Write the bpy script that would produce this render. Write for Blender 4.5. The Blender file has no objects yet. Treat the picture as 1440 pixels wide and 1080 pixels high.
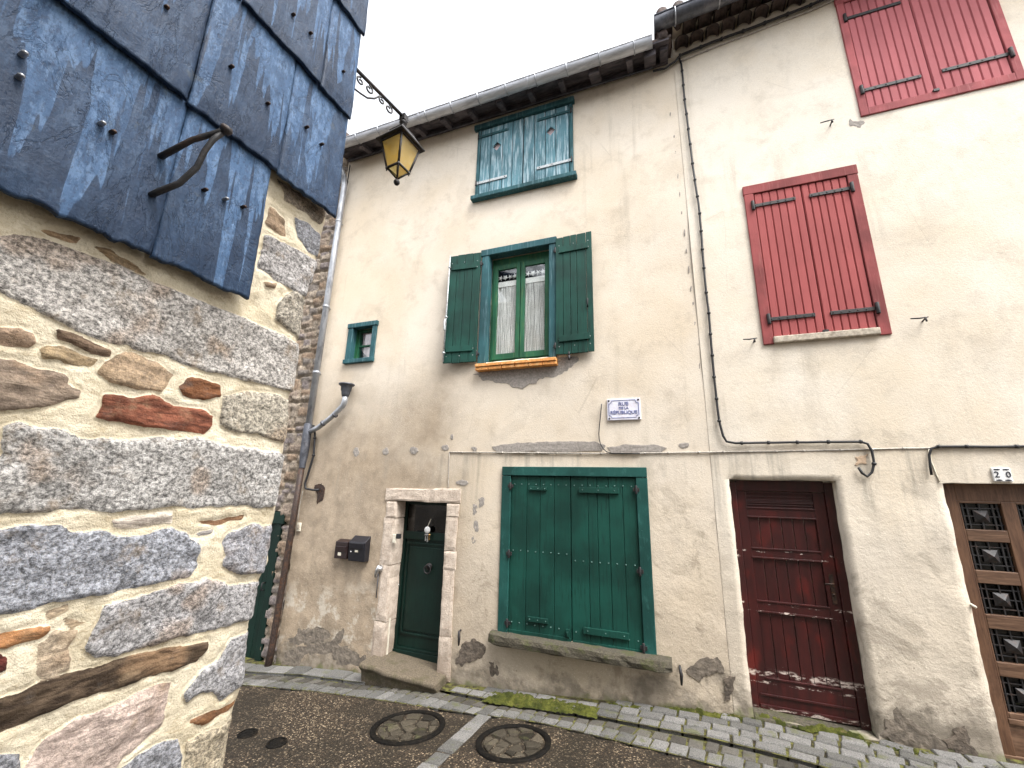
import bpy, math, random
import numpy as np
from mathutils import Vector, Matrix
random.seed(7)
scn = bpy.context.scene
COL = scn.collection
# ------------------------------------------------------------------ camera model (surveyed from the photograph's vanishing points)
FPX = 579.8
YAW, PIT, ROL = math.radians(20.716), math.radians(14.320), math.radians(1.461)
def cam_axes():
    cy, sy, cp, sp, cr, sr = math.cos(YAW), math.sin(YAW), math.cos(PIT), math.sin(PIT), math.cos(ROL), math.sin(ROL)
    f = Vector((-sy*cp, cy*cp, sp)); r = Vector((cy, sy, 0)); u = r.cross(f)
    return r*cr + u*sr, u*cr - r*sr, f
AX = cam_axes()
def ray(x, y): return AX[0]*((x-720)/FPX) - AX[1]*((y-540)/FPX) + AX[2]
D = 5.0                                   # street front stands five metres away
def F(x, y, off=0.0):                     # survey point -> (X, Z) on the street front (off = metres towards the street)
    d = ray(x, y); t = (D-off)/d.y; return (d.x*t, d.z*t)
A = math.radians(2.525)
DL = Vector((math.sin(A), math.cos(A), 0)); NL = Vector((math.cos(A), -math.sin(A), 0))   # side wall direction and outward normal
def LP(x, y, dist=1.0):                   # survey point -> (s, z) on the side wall
    d = ray(x, y); t = -dist/(NL.dot(d)); p = d*t; return (p.dot(DL), p.z)
def LW(s, z, h=0.0, dist=1.0): return DL*s + NL*(h-dist) + Vector((0, 0, z))
ZX = [-30, -5.3, -3.85, -2.05, -.78, -.15, .54, 1.55, 2.28, 6, 40]
ZV = [-3.4, -2.47, -2.35, -2.22, -2.125, -2.075, -2.05, -2.03, -2.02, -1.9, -.9]
_xs = np.linspace(-30, 40, 1401); _zs = np.interp(_xs, ZX, ZV)
_k = np.hanning(41); _k /= _k.sum(); _zs = np.convolve(np.pad(_zs, 20, mode='edge'), _k, 'valid')
def zg(X): return float(np.interp(X, _xs, _zs))
def G(X, Y): return zg(X) + .05*(D - min(max(Y, -12), 5.0))
def GP(x, y, up=0.0):                     # survey point -> point on the street
    d = ray(x, y); t = 4.0/d.y
    for _ in range(40):
        p = d*t; t += (G(p.x, p.y)+up - p.z)/(d.z - .0)*.8
    return d*t
# ------------------------------------------------------------------ numpy noise
def vnoise(x, y, seed=0):
    xi = np.floor(x).astype(np.int64); yi = np.floor(y).astype(np.int64); fx = x-xi; fy = y-yi
    fx = fx*fx*(3-2*fx); fy = fy*fy*(3-2*fy)
    def h(a, b):
        n = (a*374761393 + b*668265263 + seed*982451653) & 0xffffffff
        n = ((n ^ (n >> 13))*1274126177) & 0xffffffff
        return ((n ^ (n >> 16)) & 0xffff)/32767.5 - 1
    return (h(xi, yi)*(1-fx)+h(xi+1, yi)*fx)*(1-fy) + (h(xi, yi+1)*(1-fx)+h(xi+1, yi+1)*fx)*fy
def fbm(x, y, o=4, seed=0):
    x = np.asarray(x, float); y = np.asarray(y, float); v = 0; a = 1; t = 0
    for i in range(o):
        v = v + a*vnoise(x*2**i+i*17.3, y*2**i-i*9.1, seed+i); t += a; a *= .5
    return v/t
def n1(x, y=0, seed=0, o=3): return float(fbm(np.array([x]), np.array([y]), o, seed)[0])
# ------------------------------------------------------------------ mesh builder and scene tree
WL = {}
class MB:
    def __init__(s): s.v = []; s.f = []; s.m = []; s.sm = []
    def add(s, vs, fs, mat=0, smooth=False):
        o = len(s.v); s.v += [tuple(p) for p in vs]
        for f in fs: s.f.append([i+o for i in f]); s.m.append(mat); s.sm.append(smooth)
        return s
    def box(s, x0, x1, y0, y1, z0, z1, mat=0):
        return s.hexa([(x0,y0,z0),(x1,y0,z0),(x1,y1,z0),(x0,y1,z0),(x0,y0,z1),(x1,y0,z1),(x1,y1,z1),(x0,y1,z1)], mat)
    def hexa(s, vs, mat=0): return s.add(vs, [(0,3,2,1),(4,5,6,7),(0,1,5,4),(1,2,6,5),(2,3,7,6),(3,0,4,7)], mat)
    def tube(s, pts, r, n=8, mat=0, caps=True, flat=1.0):
        pts = [Vector(p) for p in pts]; rr = r if isinstance(r, (list, tuple)) else [r]*len(pts)
        vs = []; nrm = None
        for i, p in enumerate(pts):
            t = (pts[min(i+1, len(pts)-1)] - pts[max(i-1, 0)]).normalized()
            if nrm is None:
                nrm = t.orthogonal().normalized()
            nrm = (nrm - t*nrm.dot(t)).normalized(); b = t.cross(nrm)
            for k in range(n):
                a = 2*math.pi*k/n; vs.append(p + nrm*(rr[i]*math.cos(a)) + b*(rr[i]*flat*math.sin(a)))
        fs = [(i*n+k, i*n+(k+1)%n, (i+1)*n+(k+1)%n, (i+1)*n+k) for i in range(len(pts)-1) for k in range(n)]
        if caps: fs += [tuple(range(n))[::-1], tuple((len(pts)-1)*n+k for k in range(n))]
        return s.add(vs, fs, mat, True)
    def lathe(s, c, prof, n=24, axis='z', mat=0, ang=(0, 2*math.pi)):
        vs = []; full = abs(ang[1]-ang[0]-2*math.pi) < 1e-6; m = n if full else n+1
        for r, h in prof:
            for k in range(m):
                a = ang[0]+(ang[1]-ang[0])*k/n; u, w = r*math.cos(a), r*math.sin(a)
                vs.append({'z': (c[0]+u, c[1]+w, c[2]+h), 'x': (c[0]+h, c[1]+u, c[2]+w), 'y': (c[0]+u, c[1]+h, c[2]+w)}[axis])
        fs = [(i*m+k, i*m+(k+1)%m, (i+1)*m+(k+1)%m, (i+1)*m+k) for i in range(len(prof)-1) for k in range(n)]
        return s.add(vs, fs, mat, True)
    def prism(s, poly, fn, d0, d1, mat=0):           # poly of (a,b); fn(a,b,depth)->point
        n = len(poly); vs = [fn(a, b, d0) for a, b in poly] + [fn(a, b, d1) for a, b in poly]
        return s.add(vs, [tuple(range(n)), tuple(range(n, 2*n))[::-1]] + [(i, i+n, (i+1)%n+n, (i+1)%n) for i in range(n)], mat)
    def stud(s, x, y, z, r=.008, mat=0):
        return s.lathe((x, y, z), [(r, 0), (r*.8, -r*.5), (r*.1, -r*.75)], 6, 'y', mat)
    def build(s, name, mats, parent=None, bevel=0, attrs=None, fixn=True, sub=0):
        if not isinstance(mats, (list, tuple)): mats = [mats]
        V = np.array(s.v, float); c = (V.min(0)+V.max(0))/2; c = Vector(c.tolist())
        me = bpy.data.meshes.new(name); me.from_pydata([tuple(p) for p in (V-np.array(c))], [], s.f)
        for m in mats: me.materials.append(m)
        me.polygons.foreach_set('material_index', s.m); me.polygons.foreach_set('use_smooth', s.sm)
        if attrs:
            for k, (typ, arr) in attrs.items():
                a = me.attributes.new(k, typ, 'POINT')
                a.data.foreach_set('color' if typ == 'FLOAT_COLOR' else 'value', np.asarray(arr, np.float32).ravel())
        if fixn:
            import bmesh
            bm = bmesh.new(); bm.from_mesh(me); bmesh.ops.recalc_face_normals(bm, faces=bm.faces); bm.to_mesh(me); bm.free()
        me.update()
        o = bpy.data.objects.new(name, me); COL.objects.link(o); o.location = c; WL[o.name] = c.copy()
        if parent is not None: par(o, parent)
        if bevel:
            b = o.modifiers.new('Bevel', 'BEVEL'); b.width = bevel; b.segments = 2; b.limit_method = 'ANGLE'; b.angle_limit = .6
        return o
def par(o, p): o.parent = p; o.matrix_parent_inverse = Matrix.Translation(-WL[p.name])
def tag(o, label=None, cat=None, group=None, kind=None):
    for k, v in (('label', label), ('category', cat), ('group', group), ('kind', kind)):
        if v: o[k] = v
    return o
def thing(name, label, cat, loc, group=None):
    o = bpy.data.objects.new(name, None); COL.objects.link(o); o.location = loc; o.empty_display_size = .1
    WL[o.name] = Vector(loc); return tag(o, label, cat, group)
# ------------------------------------------------------------------ material helper
def lin(h):
    h = h.lstrip('#'); c = [int(h[i:i+2], 16)/255 for i in (0, 2, 4)]
    return tuple(x/12.92 if x <= .04045 else ((x+.055)/1.055)**2.4 for x in c)
def C4(c): return (c[0], c[1], c[2], 1) if len(c) == 3 else c
class MT:
    def __init__(s, name):
        s.mat = bpy.data.materials.new(name); s.mat.use_nodes = True; s.nt = s.mat.node_tree
        s.b = s.nt.nodes['Principled BSDF']; s.out = s.nt.nodes['Material Output']
    def n(s, t): return s.nt.nodes.new(t)
    def set(s, sock, v):
        if hasattr(v, 'is_linked') or hasattr(v, 'links'): s.nt.links.new(v, sock)
        elif sock.type == 'RGBA': sock.default_value = C4(v) if not isinstance(v, (int, float)) else (v, v, v, 1)
        else: sock.default_value = v
    def pos(s): return s.n('ShaderNodeNewGeometry').outputs['Position']
    def isl(s): return s.n('ShaderNodeNewGeometry').outputs['Random Per Island']
    def obj(s): return s.n('ShaderNodeTexCoord').outputs['Object']
    def attr(s, name, out='Fac'):
        a = s.n('ShaderNodeAttribute'); a.attribute_name = name; return a.outputs[out]
    def sc(s, v, k, loc=(0, 0, 0)):
        m = s.n('ShaderNodeMapping'); s.set(m.inputs['Vector'], v); m.inputs['Scale'].default_value = k
        s.set(m.inputs['Location'], loc); return m.outputs[0]
    def noise(s, v, scale, det=4, rough=.55, dist=0):
        m = s.n('ShaderNodeTexNoise'); s.set(m.inputs['Vector'], v); m.inputs['Scale'].default_value = scale
        m.inputs['Detail'].default_value = det; m.inputs['Roughness'].default_value = rough; m.inputs['Distortion'].default_value = dist
        return m.outputs['Fac']
    def vor(s, v, scale, out='Distance', feat='F1'):
        m = s.n('ShaderNodeTexVoronoi'); m.feature = feat; s.set(m.inputs['Vector'], v); m.inputs['Scale'].default_value = scale
        return m.outputs[out]
    def ramp(s, f, st):
        m = s.n('ShaderNodeValToRGB'); s.set(m.inputs[0], f); e = m.color_ramp.elements
        while len(e) < len(st): e.new(.5)
        for i, (p, c) in enumerate(st): e[i].position = p; e[i].color = C4(c) if not isinstance(c, (int, float)) else (c, c, c, 1)
        return m.outputs[0]
    def mr(s, v, a, b, c=0, d=1):
        m = s.n('ShaderNodeMapRange'); m.interpolation_type = 'SMOOTHSTEP'; s.set(m.inputs[0], v)
        for i, q in enumerate((a, b, c, d)): m.inputs[i+1].default_value = q
        return m.outputs[0]
    def mix(s, f, a, b, mode='MIX'):
        m = s.n('ShaderNodeMix'); m.data_type = 'RGBA'; m.blend_type = mode; s.set(m.inputs[0], f); s.set(m.inputs[6], a); s.set(m.inputs[7], b)
        return m.outputs[2]
    def ma(s, op, a, b=0, cl=False):
        m = s.n('ShaderNodeMath'); m.operation = op; m.use_clamp = cl; s.set(m.inputs[0], a); s.set(m.inputs[1], b); return m.outputs[0]
    def xyz(s, v):
        m = s.n('ShaderNodeSeparateXYZ'); s.set(m.inputs[0], v); return m.outputs
    def bump(s, h, st=.5, d=.01, nrm=None):
        m = s.n('ShaderNodeBump'); s.set(m.inputs['Height'], h); m.inputs['Strength'].default_value = st; m.inputs['Distance'].default_value = d
        if nrm is not None: s.set(m.inputs['Normal'], nrm)
        return m.outputs[0]
    def fin(s, col, rough=.6, nrm=None, metal=0, spec=.5):
        s.set(s.b.inputs['Base Color'], col); s.set(s.b.inputs['Roughness'], rough); s.b.inputs['Metallic'].default_value = metal
        s.b.inputs['Specular IOR Level'].default_value = spec
        if nrm is not None: s.set(s.b.inputs['Normal'], nrm)
        return s.mat
# ------------------------------------------------------------------ materials
def plaster(name, base, slope, z0, tan, amt, old=False):
    m = MT(name); p = m.pos(); x = m.xyz(p)
    big = m.noise(p, .7, 5, .6); mid = m.noise(p, 3.2, 6, .65); fine = m.noise(p, 55, 4, .7); grit = m.noise(p, 160, 2, .6)
    c = m.mix(m.mr(big, .35, .7), base, tuple(a*b for a, b in zip(base, (.90, .85, .77))))
    c = m.mix(m.ma('MULTIPLY', m.mr(mid, .5, .72), .38), c, tan)
    c = m.mix(m.mr(fine, .35, .75, .0, .22), c, tuple(a*.62 for a in base))
    st = m.noise(m.sc(p, (5.5, 5.5, .35)), 1, 5, .65)                     # rain streaks
    c = m.mix(m.ma('MULTIPLY', m.mr(st, .53, .70), m.mr(m.noise(p, .9, 2), .42, .60, 0, .38)), c, tuple(a*b for a, b in zip(base, (.52, .50, .46))))
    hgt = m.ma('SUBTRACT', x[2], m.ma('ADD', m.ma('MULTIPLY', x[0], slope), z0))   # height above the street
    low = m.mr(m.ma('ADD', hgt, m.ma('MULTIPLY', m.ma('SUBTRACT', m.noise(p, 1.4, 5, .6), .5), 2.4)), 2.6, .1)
    c = m.mix(m.ma('MULTIPLY', low, amt), c, tan)  # tan stain plus the lane's shade, both put into the lower wall colour
    if old:                                                              # ochre-brown blend, stronger towards the lower left
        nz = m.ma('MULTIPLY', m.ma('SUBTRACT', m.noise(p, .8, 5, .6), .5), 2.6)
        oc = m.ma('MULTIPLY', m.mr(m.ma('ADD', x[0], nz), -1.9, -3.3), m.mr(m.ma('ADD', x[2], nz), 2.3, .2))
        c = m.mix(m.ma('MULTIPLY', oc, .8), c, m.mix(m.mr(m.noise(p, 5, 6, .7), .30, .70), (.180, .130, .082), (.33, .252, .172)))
    sp = m.noise(p, 95, 3, .75); c = m.mix(m.mr(sp, .56, .70, 0, .42), c, tuple(a*.45 for a in base)); c = m.mix(m.mr(sp, .42, .30, 0, .5), c, tuple(min(.85, a*1.25) for a in base))
    blot = m.noise(p, 1.9, 7, .68, .6); c = m.mix(m.ma('MULTIPLY', m.mr(blot, .53, .63), m.mr(hgt, 3.4, .6, .12, .62)), c, tuple(a*b for a, b in zip(tan, (.62, .62, .62))))
    run = m.ma('MULTIPLY', m.mr(x[2], .50, .40), m.mr(x[2], -.75, .35))         # runs below the cable line
    run = m.ma('MULTIPLY', run, m.ma('MULTIPLY', m.mr(m.noise(m.sc(p, (7, 7, .5)), 1, 5, .65), .47, .66), m.mr(m.noise(p, 1.1, 3), .40, .56)))
    c = m.mix(m.ma('MULTIPLY', run, .62), c, (.235, .215, .180))
    if old:
        sal = m.ma('MULTIPLY', m.mr(m.noise(p, 3.4, 7, .7), .50, .60), m.ma('MULTIPLY', m.mr(hgt, .15, .45), m.mr(hgt, 1.25, .8)))
        c = m.mix(m.ma('MULTIPLY', sal, m.mr(x[0], -2.6, -3.4, 0, .75)), c, (.50, .45, .375))
    damp = m.mr(m.ma('ADD', hgt, m.ma('MULTIPLY', m.ma('SUBTRACT', m.noise(p, 3.1, 7, .65), .5), 1.5)), .38, .08)
    c = m.mix(m.ma('MULTIPLY', damp, .8), c, m.mix(m.mr(m.noise(p, 9, 4), .4, .6), (.13, .11, .085), (.23, .20, .16)))
    pit = m.mr(m.noise(p, 21, 5, .7), .62, .70)
    pit = m.ma('MULTIPLY', pit, m.mr(m.ma('ADD', hgt, m.ma('MULTIPLY', m.noise(p, 1.1, 3), 2)), 3.0, 1.2, .10, 1))
    c = m.mix(m.ma('MULTIPLY', pit, .55), c, (.16, .13, .10))
    grn = m.mr(m.ma('ADD', hgt, m.ma('MULTIPLY', m.ma('SUBTRACT', m.noise(p, 5, 5), .5), .5)), .10, .0)
    c = m.mix(m.ma('MULTIPLY', grn, .6), c, (.10, .12, .03))
    crack = m.mr(m.vor(m.sc(m.mix(.12, p, m.n('ShaderNodeTexNoise').outputs['Color']), (1, 1, .8)), 1.3, 'Distance', 'DISTANCE_TO_EDGE'), .006, .0)
    crack = m.ma('MULTIPLY', crack, m.mr(m.noise(p, .8, 3), .52, .6))
    c = m.mix(m.ma('MULTIPLY', crack, .22), c, (.2, .16, .12))
    rel = m.noise(p, 7, 6, .62)
    h = m.ma('ADD', m.ma('MULTIPLY', fine, .22), m.ma('ADD', m.ma('MULTIPLY', m.ma('ABSOLUTE', m.ma('SUBTRACT', rel, .5)), m.mr(hgt, 3.0, .6, .25, 1.4)), m.ma('MULTIPLY', grit, .14)))
    h = m.ma('SUBTRACT', h, m.ma('ADD', m.ma('MULTIPLY', pit, .4), m.ma('MULTIPLY', damp, .3)))
    return m.fin(c, .92, m.bump(h, .7, .016), 0, .2)
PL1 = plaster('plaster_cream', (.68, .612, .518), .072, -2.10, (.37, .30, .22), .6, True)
PL2 = plaster('plaster_pale', (.71, .65, .56), .03, -2.06, (.42, .36, .285), .75)
def simple(name, col, rough=.6, var=.35, sc=30, bump=.15, bd=.004, metal=0, spec=.5, dirt=None, damt=.5, dsc=9, stretch=(1, 1, 1)):
    m = MT(name); p = m.sc(m.pos(), stretch); a = m.noise(p, sc, 5, .65); b = m.noise(p, sc*.2, 4)
    c = m.mix(m.mr(a, .3, .7), tuple(x*(1-var) for x in col), tuple(min(1, x*(1+var)) for x in col))
    if dirt: c = m.mix(m.ma('MULTIPLY', m.mr(m.noise(p, dsc, 6, .7), .5, .64), damt), c, dirt)
    r = m.ma('ADD', rough-.1, m.ma('MULTIPLY', b, .2))
    return m.fin(c, r, m.bump(a, bump, bd), metal, spec)
PATCH = simple('cement_patch', (.27, .245, .22), .9, .25, 40, .5, .006)
DAMP = simple('bared_undercoat', (.11, .088, .068), .95, .45, 16, .9, .02, dirt=(.04, .032, .026))
GREY = simple('grey_undercoat', (.135, .112, .088), .95, .35, 14, .9, .02, dirt=(.26, .215, .165))
def paint(name, col, worn, wamt, rough=.45, grain=(22, 22, 1.6), thr=(.52, .68), isl=.25, vr=(.66, 1.28)):
    m = MT(name); p = m.pos(); g = m.noise(m.sc(p, grain), 1.5, 6, .65); f = m.noise(m.sc(p, (90, 90, 6)), 1, 4, .7); b = m.noise(p, 2.5, 4)
    c = m.mix(m.mr(b, .3, .7), tuple(x*vr[0] for x in col), tuple(x*vr[1] for x in col))
    c = m.mix(m.ma('MULTIPLY', m.isl(), isl), c, tuple(x*.55 for x in col))
    c = m.mix(m.ma('MULTIPLY', m.mr(g, *thr), wamt), c, worn)
    c = m.mix(m.ma('MULTIPLY', m.mr(m.noise(p, 38, 5, .7), .66, .72), min(1, wamt+.25)), c, tuple(x*.25 for x in col))
    c = m.mix(m.ma('MULTIPLY', m.mr(m.noise(p, 61, 3, .7), .70, .74), wamt), c, tuple(min(.8, x*3+.1) for x in worn))
    return m.fin(c, m.ma('ADD', rough, m.ma('MULTIPLY', g, .2)), m.bump(m.ma('ADD', f, g), .45, .005), 0, .28)
GREEN = paint('paint_green', (.0055, .050, .037), (.0022, .020, .015), .75)
GREENF = paint('paint_green_frame', (.011, .066, .056), (.035, .125, .11), .45, grain=(12, 12, 6))
TEALW = paint('paint_teal_worn', (.092, .20, .24), (.42, .53, .58), .9, .7, thr=(.46, .68), isl=.2)
TEALF = paint('paint_teal_frame', (.022, .085, .098), (.14, .24, .27), .55, .6)
SASH = paint('paint_sash_green', (.016, .10, .05), (.10, .17, .06), .5)
DGREEN = paint('paint_door_green', (.0020, .016, .011), (.0015, .009, .007), .4, .45)
PINK = paint('paint_red_shutter', (.34, .082, .080), (.27, .072, .068), .35, .7, vr=(.92, 1.06))
PINKF = paint('paint_red_frame', (.245, .058, .057), (.29, .11, .10), .5, .7)
PINKUP = paint('paint_red_glare', (.42, .13, .14), (.36, .11, .115), .35, .75, vr=(.92, 1.06))  # paler copy of the shutter red, sky glare put into the colour
PINKUPF = paint('paint_red_frame_glare', (.34, .095, .10), (.42, .19, .19), .4, .75)  # frame red with the same glare painted in
def reddoor():
    m = MT('paint_maroon_peeling'); p = m.pos(); x = m.xyz(p)
    g = m.noise(m.sc(p, (14, 14, 2.2)), 1, 5, .65)
    c = m.mix(m.mr(g, .3, .7), (.024, .0042, .004), (.046, .0065, .006))
    c = m.mix(m.ma('MULTIPLY', m.mr(m.noise(m.sc(p, (3, 3, 1.6)), 1.3, 4), .55, .72), .8), c, (.105, .010, .007))
    def band(z, w):
        d = m.ma('ABSOLUTE', m.ma('SUBTRACT', m.ma('ADD', x[2], m.ma('MULTIPLY', m.ma('SUBTRACT', m.noise(p, 9, 4), .5), .05)), z)); return m.mr(d, w, w*.3)
    chips = m.mr(m.noise(m.sc(p, (7, 7, 22)), 1.6, 6, .75), .50, .57)
    w = None
    for z, ww in ((-1.655, .040), (-1.735, .012), (-1.945, .02)):
        b = band(z, ww); w = b if w is None else m.ma('MAXIMUM', w, b)
    w = m.ma('MULTIPLY', w, chips)
    fine = m.mr(m.noise(m.sc(p, (30, 30, 60)), 1, 4, .7), .72, .75)
    fl = None
    for z in (-.555, -.605, -1.04, -1.115):
        b = band(z, .014); fl = b if fl is None else m.ma('MAXIMUM', fl, b)
    fl = m.ma('MULTIPLY', fl, m.mr(m.noise(m.sc(p, (12, 12, 30)), 1, 5, .7), .56, .60))
    w = m.ma('MAXIMUM', m.ma('MAXIMUM', w, m.ma('MULTIPLY', fine, .5)), fl)
    c = m.mix(w, c, (.50, .42, .37))
    return m.fin(c, .42, m.bump(m.ma('ADD', g, m.ma('MULTIPLY', w, -1)), .4, .004), 0, .5)
RDOOR = reddoor()
def wood(name, a, b, k=(3, 30, 30), rough=.55):
    m = MT(name); p = m.pos(); w = m.noise(m.sc(p, k), 1.2, 6, .65, .6); f = m.noise(m.sc(p, tuple(q*4 for q in k)), 1, 3, .7); blot = m.noise(p, 2.6, 5, .6)
    c = m.mix(m.mr(w, .3, .7), a, b); c = m.mix(m.ma('MULTIPLY', m.mr(f, .5, .7), .5), c, tuple(q*.4 for q in a))
    c = m.mix(m.ma('MULTIPLY', m.mr(blot, .55, .7), .5), c, tuple(q*1.5+.02 for q in b))
    return m.fin(c, rough, m.bump(m.ma('ADD', w, f), .3, .004), 0, .4)
OAK = wood('wood_oak', (.068, .031, .016), (.135, .070, .038), (26, 26, 2.5))
OAKH = wood('wood_oak_rail', (.070, .034, .018), (.16, .092, .055), (2.5, 26, 26))
EAVE = wood('wood_eaves', (.042, .038, .046), (.13, .115, .125), (3, 3, 20), .85)
BEAM = wood('wood_beam', (.030, .022, .015), (.10, .072, .045), (5, 5, 40), .85)
IRON = simple('iron_black', (.014, .0135, .015), .6, .5, 60, .4, .003, .0, .5, dirt=(.06, .03, .018), damt=.5, dsc=25)
RUSTY = simple('iron_brown', (.035, .022, .017), .6, .5, 40, .5, .004, .2, .4, dirt=(.10, .045, .02), damt=.6, dsc=18)
CASTI = simple('cast_iron_cover', (.0045, .0038, .003), .8, .5, 50, .5, .004, .0, .12, dirt=(.015, .011, .007), damt=.6, dsc=14)
ZINC = simple('zinc', (.36, .375, .40), .42, .25, 8, .12, .004, .45, .5, dirt=(.12, .125, .14), damt=.6, dsc=3, stretch=(1, 2, .6))
ZINCG = simple('zinc_gutter', (.52, .535, .57), .5, .22, 6, .12, .004, .25, .5, dirt=(.27, .28, .31), damt=.7, dsc=4, stretch=(.5, 3, 2))
ZINCD = simple('zinc_dark', (.075, .08, .095), .5, .35, 8, .2, .004, .5, .5, dirt=(.2, .2, .22), damt=.5, dsc=5)
GALV = simple('hinge_grey', (.42, .45, .46), .5, .3, 40, .3, .003, .3, .5, dirt=(.16, .10, .07), damt=.5, dsc=16)
CABLE = simple('cable_black', (.012, .012, .014), .55, .3, 40, .1)
CABLEG = simple('cable_grey', (.36, .33, .29), .6, .25, 40, .1)
WHITEP = simple('white_plastic', (.62, .58, .48), .5, .15, 30, .1, dirt=(.3, .22, .12), damt=.4)
CHROME = simple('dull_chrome', (.45, .45, .45), .3, .3, 40, .2, .003, .9)
BLACKBOX = simple('mailbox_black', (.010, .010, .014), .35, .3, 40, .1)
BROWNBOX = simple('mailbox_brown', (.016, .008, .008), .4, .3, 40, .1)
TERRA = simple('terracotta_tile', (.62, .27, .075), .7, .3, 25, .3, .003, dirt=(.75, .48, .22), damt=.6, dsc=12)
ROOFT = simple('roof_tile', (.085, .062, .055), .9, .5, 18, .5, .008, dirt=(.07, .06, .05), damt=.7, dsc=6)
SLAB = simple('step_stone', (.095, .075, .05), .9, .4, 60, .6, .008, dirt=(.05, .045, .018), damt=.6, dsc=6)
SILLM = simple('sill_mossy_stone', (.058, .05, .034), .95, .5, 55, .9, .012, dirt=(.05, .055, .014), damt=.75, dsc=7)
PALEST = simple('sill_pale', (.40, .35, .28), .9, .3, 25, .5, .006, dirt=(.2, .16, .12), damt=.7, dsc=9)
ENAMEL = simple('sign_enamel', (.66, .66, .74), .35, .12, 10, .05, dirt=(.60, .50, .52), damt=.4, dsc=14)
SIGNBLUE = simple('sign_blue', (.14, .16, .32), .4, .2, 40, .05)
PLATEW = simple('plate_white', (.75, .75, .74), .35, .08, 20, .05)
INK = simple('plate_ink', (.02, .022, .035), .5, .1, 20, .05)
DARKIN = simple('room_shade', (.014, .013, .013), .9, .2, 5, .05)  # dark panels behind openings, the interior's shade put into the colour
LACE = simple('curtain_white', (.80, .79, .78), .9, .12, 60, .1)
PINKC = simple('curtain_pink', (.52, .42, .43), .9, .15, 20, .2)
def jambstone():
    m = MT('door_surround_stone'); p = m.pos(); a = m.noise(p, 9, 6, .7); b = m.noise(p, 48, 5, .7); d = m.noise(p, 3, 4)
    c = m.mix(m.mr(a, .3, .7), (.42, .345, .28), (.60, .515, .43)); c = m.mix(m.ma('MULTIPLY', m.mr(b, .52, .66), .55), c, (.26, .17, .12))
    x = m.xyz(p); low = m.mr(m.ma('ADD', x[2], m.ma('MULTIPLY', m.ma('SUBTRACT', d, .5), 1.2)), -1.55, -2.1)
    c = m.mix(m.ma('MULTIPLY', low, .55), c, (.20, .15, .11))
    return m.fin(c, .9, m.bump(m.ma('ADD', a, m.ma('MULTIPLY', b, .7)), .8, .014), 0, .2)
JAMB = jambstone()
def slate():
    m = MT('slate_blue'); p = m.pos(); h = m.attr('rowh'); rnd = m.attr('rnd'); x = m.xyz(p)
    q = m.sc(p, (1, 1, 1))
    along = m.noise(m.sc(p, (30, 30, 3.0)), 1, 5, .7, .4); fine = m.noise(p, 140, 4, .7); mid = m.noise(m.sc(p, (14, 14, 6)), 1, 6, .7, 1.2)
    c = m.mix(m.mr(mid, .3, .72), (.027, .056, .112), (.072, .132, .240))
    c = m.mix(m.ma('MULTIPLY', rnd, .5), c, (.058, .115, .215))
    c = m.mix(m.mr(m.noise(m.sc(p, (60, 60, 22)), 1, 4, .75), .46, .62, 0, .5), c, (.15, .235, .37))
    c = m.mix(m.mr(m.noise(m.sc(p, (170, 170, 90)), 1, 3, .7), .52, .62, 0, .5), c, (.032, .045, .078))
    pale = m.mr(m.noise(m.sc(p, (9, 9, 3)), 1, 5, .7), .55, .72)
    c = m.mix(m.ma('MULTIPLY', pale, .28), c, (.19, .31, .50))
    # tide marks: dark wet tongues rising from each lower edge
    tongue = m.noise(m.sc(p, (0, 24, 1.6)), 1, 3, .5, .3)
    lim = m.ma('MULTIPLY', m.mr(tongue, .34, .60), .40)
    wet = m.mr(m.ma('SUBTRACT', m.ma('ADD', lim, m.ma('MULTIPLY', m.ma('SUBTRACT', m.noise(p, 40, 4, .7), .5), .05)), h), -.012, .012)
    c = m.mix(m.ma('MULTIPLY', wet, m.mr(m.noise(p, 7, 4), .3, .7, .55, .88)), c, (.010, .019, .040))
    spots = m.mr(m.noise(p, 85, 4, .7), .66, .70); c = m.mix(m.ma('MULTIPLY', spots, .6), c, (.02, .027, .045))
    olive = m.mr(m.noise(p, 12, 6, .7), .62, .7); c = m.mix(m.ma('MULTIPLY', olive, .4), c, (.09, .10, .095))
    ridge = m.ma('ABSOLUTE', m.ma('SUBTRACT', m.noise(m.sc(p, (13, 13, 5)), 1, 6, .65, .8), .5))
    hh = m.ma('ADD', m.ma('MULTIPLY', along, .35), m.ma('ADD', m.ma('MULTIPLY', fine, .30), m.ma('MULTIPLY', m.mr(ridge, .0, .02), .14)))
    c = m.mix(m.ma('MULTIPLY', m.mr(ridge, .010, .0), .5), c, (.025, .035, .055))
    r = m.ma('SUBTRACT', m.ma('ADD', .52, m.ma('MULTIPLY', mid, .2)), m.ma('MULTIPLY', wet, .10))
    return m.fin(c, r, m.bump(hh, .75, .007), 0, .16)
SLATE = slate()
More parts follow.
